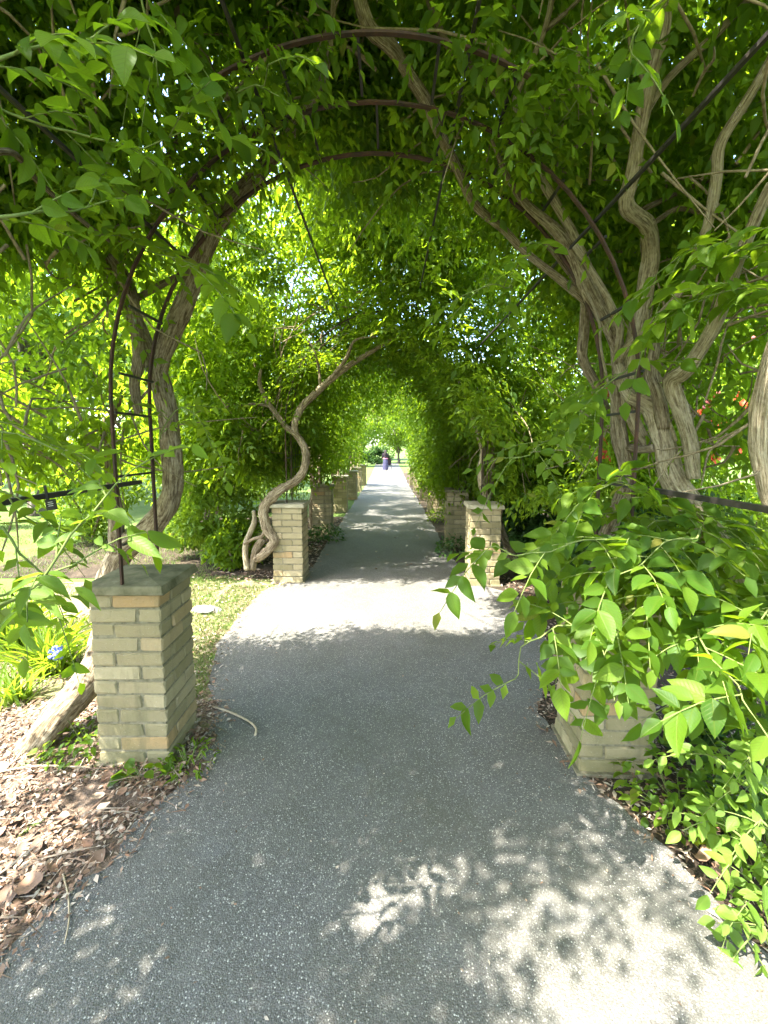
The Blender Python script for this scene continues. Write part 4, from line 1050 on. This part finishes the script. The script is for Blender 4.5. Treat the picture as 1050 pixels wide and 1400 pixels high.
low_plant('weed', 'low weeds in front of the dark third right pillar', 1.05, 6.4, .35, .3, 350, .07, 418, 'leaf_dark')
low_plant('weed', 'leafy weeds at the foot of the fourth right pillar', 1.25, 9.6, .4, .35, 350, .08, 419, 'leaf')
v = thing('young_vine', 'yellow green sunlit shoots of a young vine at the lower right edge', 'vine', (1.55, 1.25, 0))
S = []
for k, tr_ in enumerate([[(1085, 1190, 1.25), (1010, 1140, 1.3), (950, 1115, 1.36)], [(1085, 1270, 1.2), (1030, 1220, 1.25), (995, 1260, 1.28)], [(1085, 1120, 1.3), (1010, 1060, 1.35), (955, 1030, 1.4)],
                         [(1085, 1170, 1.2), (1040, 1130, 1.2), (1000, 1180, 1.25)], [(1085, 1330, 1.15), (1040, 1270, 1.2), (1010, 1300, 1.22)], [(1090, 1060, 1.25), (1050, 1020, 1.3), (1000, 1080, 1.3)]]):
    shoot(v, tr_, 6, .055, 420+k, out=S, Lr=.13, pairs=3, w=.003, ratio=.5)
S = leaf_parts(v, merge(*S), 'leaf_lime_near', 290); foliage(v, S, mat='leaf_lime')

# grass as stuff
def blades(name, pts, L, seed, mat):
    rng = np.random.default_rng(seed); n = len(pts)
    d = np.stack([rng.normal(0, .55, n), rng.normal(0, .55, n), np.ones(n)], 1); l = L*rng.uniform(.5, 1.3, n)
    a = rng.uniform(0, 6.28, n)
    o = link(name, bake(name, [pts, unit(d), np.stack([np.cos(a), np.sin(a), 0*a], 1), l, np.full(n, .0055)*rng.uniform(.6, 1.6, n)], TPL2, M[mat])); return tag(o, kind='stuff')
rng = np.random.default_rng(9)
def scatter(n, x0, x1, y0, y1, thr=.45, sc_=2.2, edge=True):
    P = np.stack([rng.uniform(x0, x1, n), rng.uniform(y0, y1, n), np.zeros(n)], 1)
    ok = noise3(P, sc_) > thr
    if edge: ok &= np.array([(p[0] < L_edge(p[1])-.01) or (p[0] > R_edge(p[1])+.01) for p in P])
    P = P[ok]; P[:, 2] = zg(P[:, 1])-.004; return P
tag(blades('verge_grass', np.concatenate([scatter(30000, -3.4, -1.2, 2.5, 5.2, .40), scatter(2500, -1.5, -.95, 2.0, 4.0, .5)]), .04, 1, 'grass'), kind='stuff')
tag(blades('lawn_grass', scatter(32000, -9, -2.2, 3.0, 9, .3), .06, 2, 'grass'), kind='stuff')

# ------------------------------------------------------------------ litter
def dry_leaf_mesh(seed):
    r = np.random.default_rng(seed); V = []; Fc = []
    xs = np.linspace(0, 1, 7); w = np.array([0, .26, .38, .40, .33, .18, 0])*r.uniform(.8, 1.15)
    c = r.uniform(.2, .6)
    for x, h in zip(xs, w):
        for s in (-1, 0, 1): V.append((x-.5, s*h, c*(x-.5)**2 + .35*abs(s)*h*r.uniform(.4, 1.4)))
    for i in range(6):
        for e in (0, 1): Fc.append((i*3+e, i*3+e+1, i*3+4+e, i*3+3+e))
    m = MB(); m.add(V, Fc); return m.mesh('dry_leaf', M['dry'])
DL = [dry_leaf_mesh(i) for i in range(6)]
rng = np.random.default_rng(15)
def dry_leaf(x, y, s, label, group, z=.012):
    o = link('dry_leaf', DL[int(rng.integers(6))], None, (x, y, float(zg(y))+z))
    o.rotation_euler = (rng.normal(0, .3), rng.normal(0, .3), rng.uniform(0, 6.28)); o.scale = (s, s, s)
    return tag(o, label, 'leaf', group)
k = 0
while k < 60:
    x = rng.uniform(-2.1, -.95); y = rng.uniform(1.15, 2.05)
    if x > L_edge(y)+.03 or (abs(x-LX[0]) < .2 and abs(y-2.21) < .2): continue
    dry_leaf(x, y, rng.uniform(.035, .075), 'curled dry brown leaf lying among the litter at the lower left', 'dry leaves on the left mulch'); k += 1
p = at(45, 1262, 1.42); dry_leaf(p[0], p[1], .095, 'largest dry tan leaf at the lower left edge of the path', None, .02)
p = at(15, 1280, 1.38); dry_leaf(p[0], p[1], .08, 'pale dry leaf at the very left edge below the litter', None, .02)
p = at(740, 994, 2.32); dry_leaf(p[0], p[1], .09, 'reddish dry leaf on the path edge left of the nearest right pillar', None)
p = at(965, 1190, 1.55); dry_leaf(p[0], p[1], .10, 'large brown leaf at the right path edge below the yellow shoots', None, .02)
p = at(985, 1205, 1.5); dry_leaf(p[0], p[1], .09, 'pale dry leaf beside the large brown one on the right edge', None, .02)
for q in range(14): dry_leaf(rng.uniform(-.9, .9), rng.uniform(5.4, 8.5), rng.uniform(.03, .05), 'tiny pale fallen leaf on the shaded path', 'fallen leaves on the shaded path', .008)
def litter(name, n, x0, x1, y0, y1, seed, L, side, ratio=.3):
    r = np.random.default_rng(seed)
    P = np.stack([r.uniform(x0, x1, n), r.uniform(y0, y1, n), r.uniform(.003, .02, n)], 1)
    e = np.array([(L_edge(y)-x) if side < 0 else (x-R_edge(y) if side > 0 else 1.0) for x, y, z in P])
    ok = (e > -.16*r.uniform(0, 1, n)**3) & (noise3(P, 5.0) > .16); P = P[ok]; k = len(P); P[:, 2] += zg(P[:, 1])
    a = r.uniform(0, 6.28, k); d = np.stack([np.cos(a), np.sin(a), r.normal(0, .15, k)], 1); nn = np.array([0, 0, 1.0])+r.normal(0, .4, (k, 3))
    l = L*r.uniform(.4, 1.6, k)
    o = link(name, bake(name, [P, d, nn, l, l*ratio*r.uniform(.4, 1.5, k)], TPL2, M['dry'])); return tag(o, kind='stuff')
litter('bark_mulch', 26000, -3.0, -.85, .9, 2.6, 5, .024, -1, .4)
litter('leaf_litter', 4000, -3.0, -.95, 2.4, 5.3, 6, .035, -1)
litter('leaf_litter', 5000, .8, 2.4, 1.2, 5.2, 7, .04, 1)
litter('leaf_litter', 3000, -2.2, -.9, 5.0, 10, 8, .05, -1)
litter('path_debris', 500, -1.0, .9, 1.0, 9.0, 12, .012, 0, .5)
litter('straw_litter', 900, -2.6, -.95, 1.0, 2.4, 9, .16, -1, .03)
litter('edge_litter', 2600, .85, 1.5, 1.1, 3.4, 10, .022, 1, .35)
litter('edge_litter', 1800, -1.5, -.9, 2.2, 5.2, 11, .020, -1, .35)

def stick(label, tr_, w, mat, name='twig', cat='twig'):
    pts = np.array([at(*q) for q in tr_]); c = pts[0].copy()
    m = MB(); m.tube(pts-c, w, 7, .08, 2, 3, .02); o = m.build(name, M[mat], None, loc=tuple(c)); return tag(o, label, cat)
def gp(px, py, z=.012):
    r = _F + _R*(px-525)/600.0 - _U*(py-669)/600.0
    return (px, py, float((_C + r*((z-EYE)/r[2]))[1]))
stick('curved pale twig lying on the path right of the nearest left pillar', [gp(291, 966), gp(315, 974), (340, 986, gp(340, 988)[2]), gp(350, 996), gp(349, 1005)], [.006, .006, .0055, .006, .007], 'straw')
stick('long thin pale stalk lying on the path near its lower left edge', [gp(86, 1195), gp(93, 1225), gp(94, 1260), gp(88, 1290)], [.003, .003, .0025, .002], 'straw', 'dry_stalk', 'stalk')
stick('slender straw stalk across the litter left of the nearest pillar', [gp(0, 1055, .02), gp(50, 1047, .03), gp(125, 1049, .02)], .004, 'straw', 'dry_stalk', 'stalk')
# stone in the verge
bm = bmesh.new(); bmesh.ops.create_icosphere(bm, subdivisions=3, radius=1)
for vv in bm.verts:
    q = float(noise3(np.array([vv.co[:]]), 2.0)[0]); vv.co = Vector((vv.co.x*.13, vv.co.y*.10, max(vv.co.z, -.3)*.035))*(.75+.5*q)
p = at(282, 834, gp(282, 834)[2]); M['stone'] = mk_simple('stone', (.10, .095, .085), (.22, .21, .185), 14)
tag(link('flat_stone', bm_mesh(bm, 'flat_stone', M['stone']), None, (p[0], p[1], .01)), 'flat pale stone in the grass left of the sunny path', 'stone')

# ------------------------------------------------------------------ plant label hanging from the left rail
c = at(70, 690, 1.62); top = at(60, 664, 1.62)
root = thing('plant_label', 'small black plant label hanging from the iron rail at the left edge', 'label', c)
M['black'] = mk_simple('black_plastic', (.012, .011, .011), (.022, .02, .018), 30, .5)
M['white'] = mk_simple('white_print', (.55, .53, .48), (.7, .68, .62), 30, .6)
m = MB(); m.box((0, 0, 0), (.040, .004, .040)); m.build('plate', M['black'], root, False, (0, 0, 0))
m = MB(); m.bar((-.012, .004, .018), (-.012, .004, .075), .010, .003); m.build('hanger', M['black'], root, False, (0, 0, 0))
m = MB()
for k, (zz, w_) in enumerate(((.010, .018), (.003, .022), (-.004, .018))): m.box((0, -.0028, zz), (w_, .0008, .0016))
m.build('print', M['white'], root, False, (0, 0, 0)); root.rotation_euler = (0, rad(-8), 0)
# dark plate hanging high in the tunnel
c = at(533, 539, 11.0)
root = thing('hanging_plate', 'small dark plate hanging at the top of the tunnel over the middle of the path', 'plate', c)
m = MB(); m.box((0, 0, 0), (.30, .10, .07)); m.build('plate', M['iron'], root, False, (0, 0, 0))
for sx in (-.12, .12):
    m = MB(); m.bar((sx, 0, .03), (sx, 0, .30), .01); m.build('hanger', M['iron'], root, False, (0, 0, 0))

# ------------------------------------------------------------------ the person with a stroller far down the path
y = 36.5; z0 = float(zg(y))+.004; x = float(at(527, 640, y)[0])
person = thing('person', 'person seen from behind in a dark top and long purple skirt, pushing a stroller', 'person', (x, y, z0))
def skinned(name, vs, es, rs, mat, parent):
    me = bpy.data.meshes.new(name); me.from_pydata(vs, es, []); me.materials.append(mat)
    o = link(name, me, parent, (0, 0, 0))
    md = o.modifiers.new('skin', 'SKIN'); me.skin_vertices[0].data[0].use_root = True
    for i, r in enumerate(rs): me.skin_vertices[0].data[i].radius = (r, r*.85) if np.isscalar(r) else r
    md.use_smooth_shade = True
    s = o.modifiers.new('sub', 'SUBSURF'); s.levels = s.render_levels = 2
    return o
M['skin'] = mk_simple('skin', (.42, .26, .18), (.5, .32, .23), 10, .5, .05)
M['top'] = mk_simple('dark_top', (.014, .010, .014), (.024, .016, .022), 20, .9)
M['skirt'] = mk_simple('purple_skirt', (.026, .025, .048), (.05, .047, .085), 8, .9)
M['sash'] = mk_simple('pink_sash', (.42, .12, .22), (.5, .17, .28), 20, .8)
M['hair'] = mk_simple('dark_hair', (.015, .011, .009), (.03, .022, .018), 60, .6)
skinned('body', [(0, 0, .92), (0, 0, 1.15), (0, .0, 1.38), (0, 0, 1.47), (0, .01, 1.56), (0, .01, 1.63), (-.10, 0, .88), (-.11, .03, .48), (-.11, -.02, .08), (-.11, .12, .03), (.10, 0, .88), (.11, -.04, .48), (.11, -.08, .08), (.11, .05, .03),
                 (-.19, 0, 1.36), (-.25, .06, 1.1), (-.20, .30, 1.0), (-.19, .37, .99), (.19, 0, 1.36), (.25, .06, 1.1), (.22, .30, 1.0), (.21, .37, .99)],
        [(0, 1), (1, 2), (2, 3), (3, 4), (4, 5), (0, 6), (6, 7), (7, 8), (8, 9), (0, 10), (10, 11), (11, 12), (12, 13), (2, 14), (14, 15), (15, 16), (16, 17), (2, 18), (18, 19), (19, 20), (20, 21)],
        [.15, .125, .15, .06, .09, .085, .085, .06, .045, .035, .085, .06, .045, .035, .06, .045, .035, .03, .06, .045, .035, .03], M['skin'], person)
def lathe(prof, n, mat, name, parent, fold=0, sx=1.0):
    V = []; Fc = []
    for i, (r, z) in enumerate(prof):
        for k in range(n):
            a = k*2*math.pi/n; f = 1 + fold*(1-i/(len(prof)-1))*math.sin(7*a+.6*math.sin(3*a))
            V.append((r*f*math.cos(a)*sx, r*f*math.sin(a), z))
    for i in range(len(prof)-1):
        for k in range(n): Fc.append((i*n+k, i*n+(k+1) % n, (i+1)*n+(k+1) % n, (i+1)*n+k))
    m = MB(); m.add(V, Fc); return m.build(name, mat, parent, loc=(0, 0, 0))
lathe([(.245, .07), (.235, .35), (.21, .65), (.185, .88), (.155, 1.0)], 36, M['skirt'], 'skirt', person, .07)
lathe([(.20, .97), (.198, 1.03)], 24, M['sash'], 'sash', person, 0, 1.1)
skinned('top', [(0, 0, .96), (0, 0, 1.2), (0, 0, 1.38), (0, 0, 1.47), (-.19, 0, 1.37), (-.25, .05, 1.12), (-.21, .24, 1.03), (.19, 0, 1.37), (.25, .05, 1.12), (.22, .24, 1.03)], [(0, 1), (1, 2), (2, 3), (2, 4), (4, 5), (5, 6), (2, 7), (7, 8), (8, 9)], [.19, .18, .205, .10, .10, .065, .055, .08, .065, .055], M['top'], person)
skinned('hair', [(0, -.02, 1.70), (0, -.05, 1.60), (0, -.10, 1.42), (0, -.12, 1.25)], [(0, 1), (1, 2), (2, 3)], [.10, .125, .11, .06], M['hair'], person)
st = thing('stroller', 'small black stroller ahead of the walking person', 'stroller', (x+.28, y+.55, z0))
m = MB()
for sx in (-.2, .2):
    m.tube([(sx, -.38, 1.0), (sx, -.15, .6), (sx, .32, .12)], .013, 8, step=.1); m.tube([(sx, .1, .62), (sx, -.1, .4), (sx, -.28, .12)], .013, 8, step=.1)
m.build('frame', M['black'], st, loc=(0, 0, 0))
m = MB(); m.tube([(-.2, -.38, 1.0), (.2, -.38, 1.0)], .017, 8, step=.1); m.build('handle', M['black'], st, loc=(0, 0, 0))
m = MB(); m.box((0, .05, .42), (.36, .36, .05)); m.box((0, -.14, .62), (.36, .05, .42), Matrix.Rotation(rad(12), 3, 'X')); m.build('seat', M['top'], st, False, (0, 0, 0))
m = MB(); V = []; Fc = []
for i in range(7):
    a = i/6*1.7
    for s_ in (-.2, .2): V.append((s_, -.15+.30*math.sin(a)*1.0, .68+.30*math.cos(a)*.9))
for i in range(6): Fc.append((i*2, i*2+1, i*2+3, i*2+2))
m.add(V, Fc); o = m.build('hood', M['black'], st, loc=(0, 0, 0)); sd = o.modifiers.new('solid', 'SOLIDIFY'); sd.thickness = .01
for wx, wy in ((-.22, .32), (.22, .32), (-.22, -.28), (.22, -.28)):
    m = MB(); a = np.linspace(0, 2*math.pi, 17); m.tube(np.stack([0*a+wx, wy+.10*np.cos(a), .12+.10*np.sin(a)], 1), .018, 6, step=.1, caps=False); w_ = m.build('wheel', M['black'], st, loc=(0, 0, 0))
    m = MB(); m.tube([(wx-.015, wy, .12), (wx+.015, wy, .12)], .05, 10, step=.1); m.build('hub', M['iron'], w_, loc=(0, 0, 0))
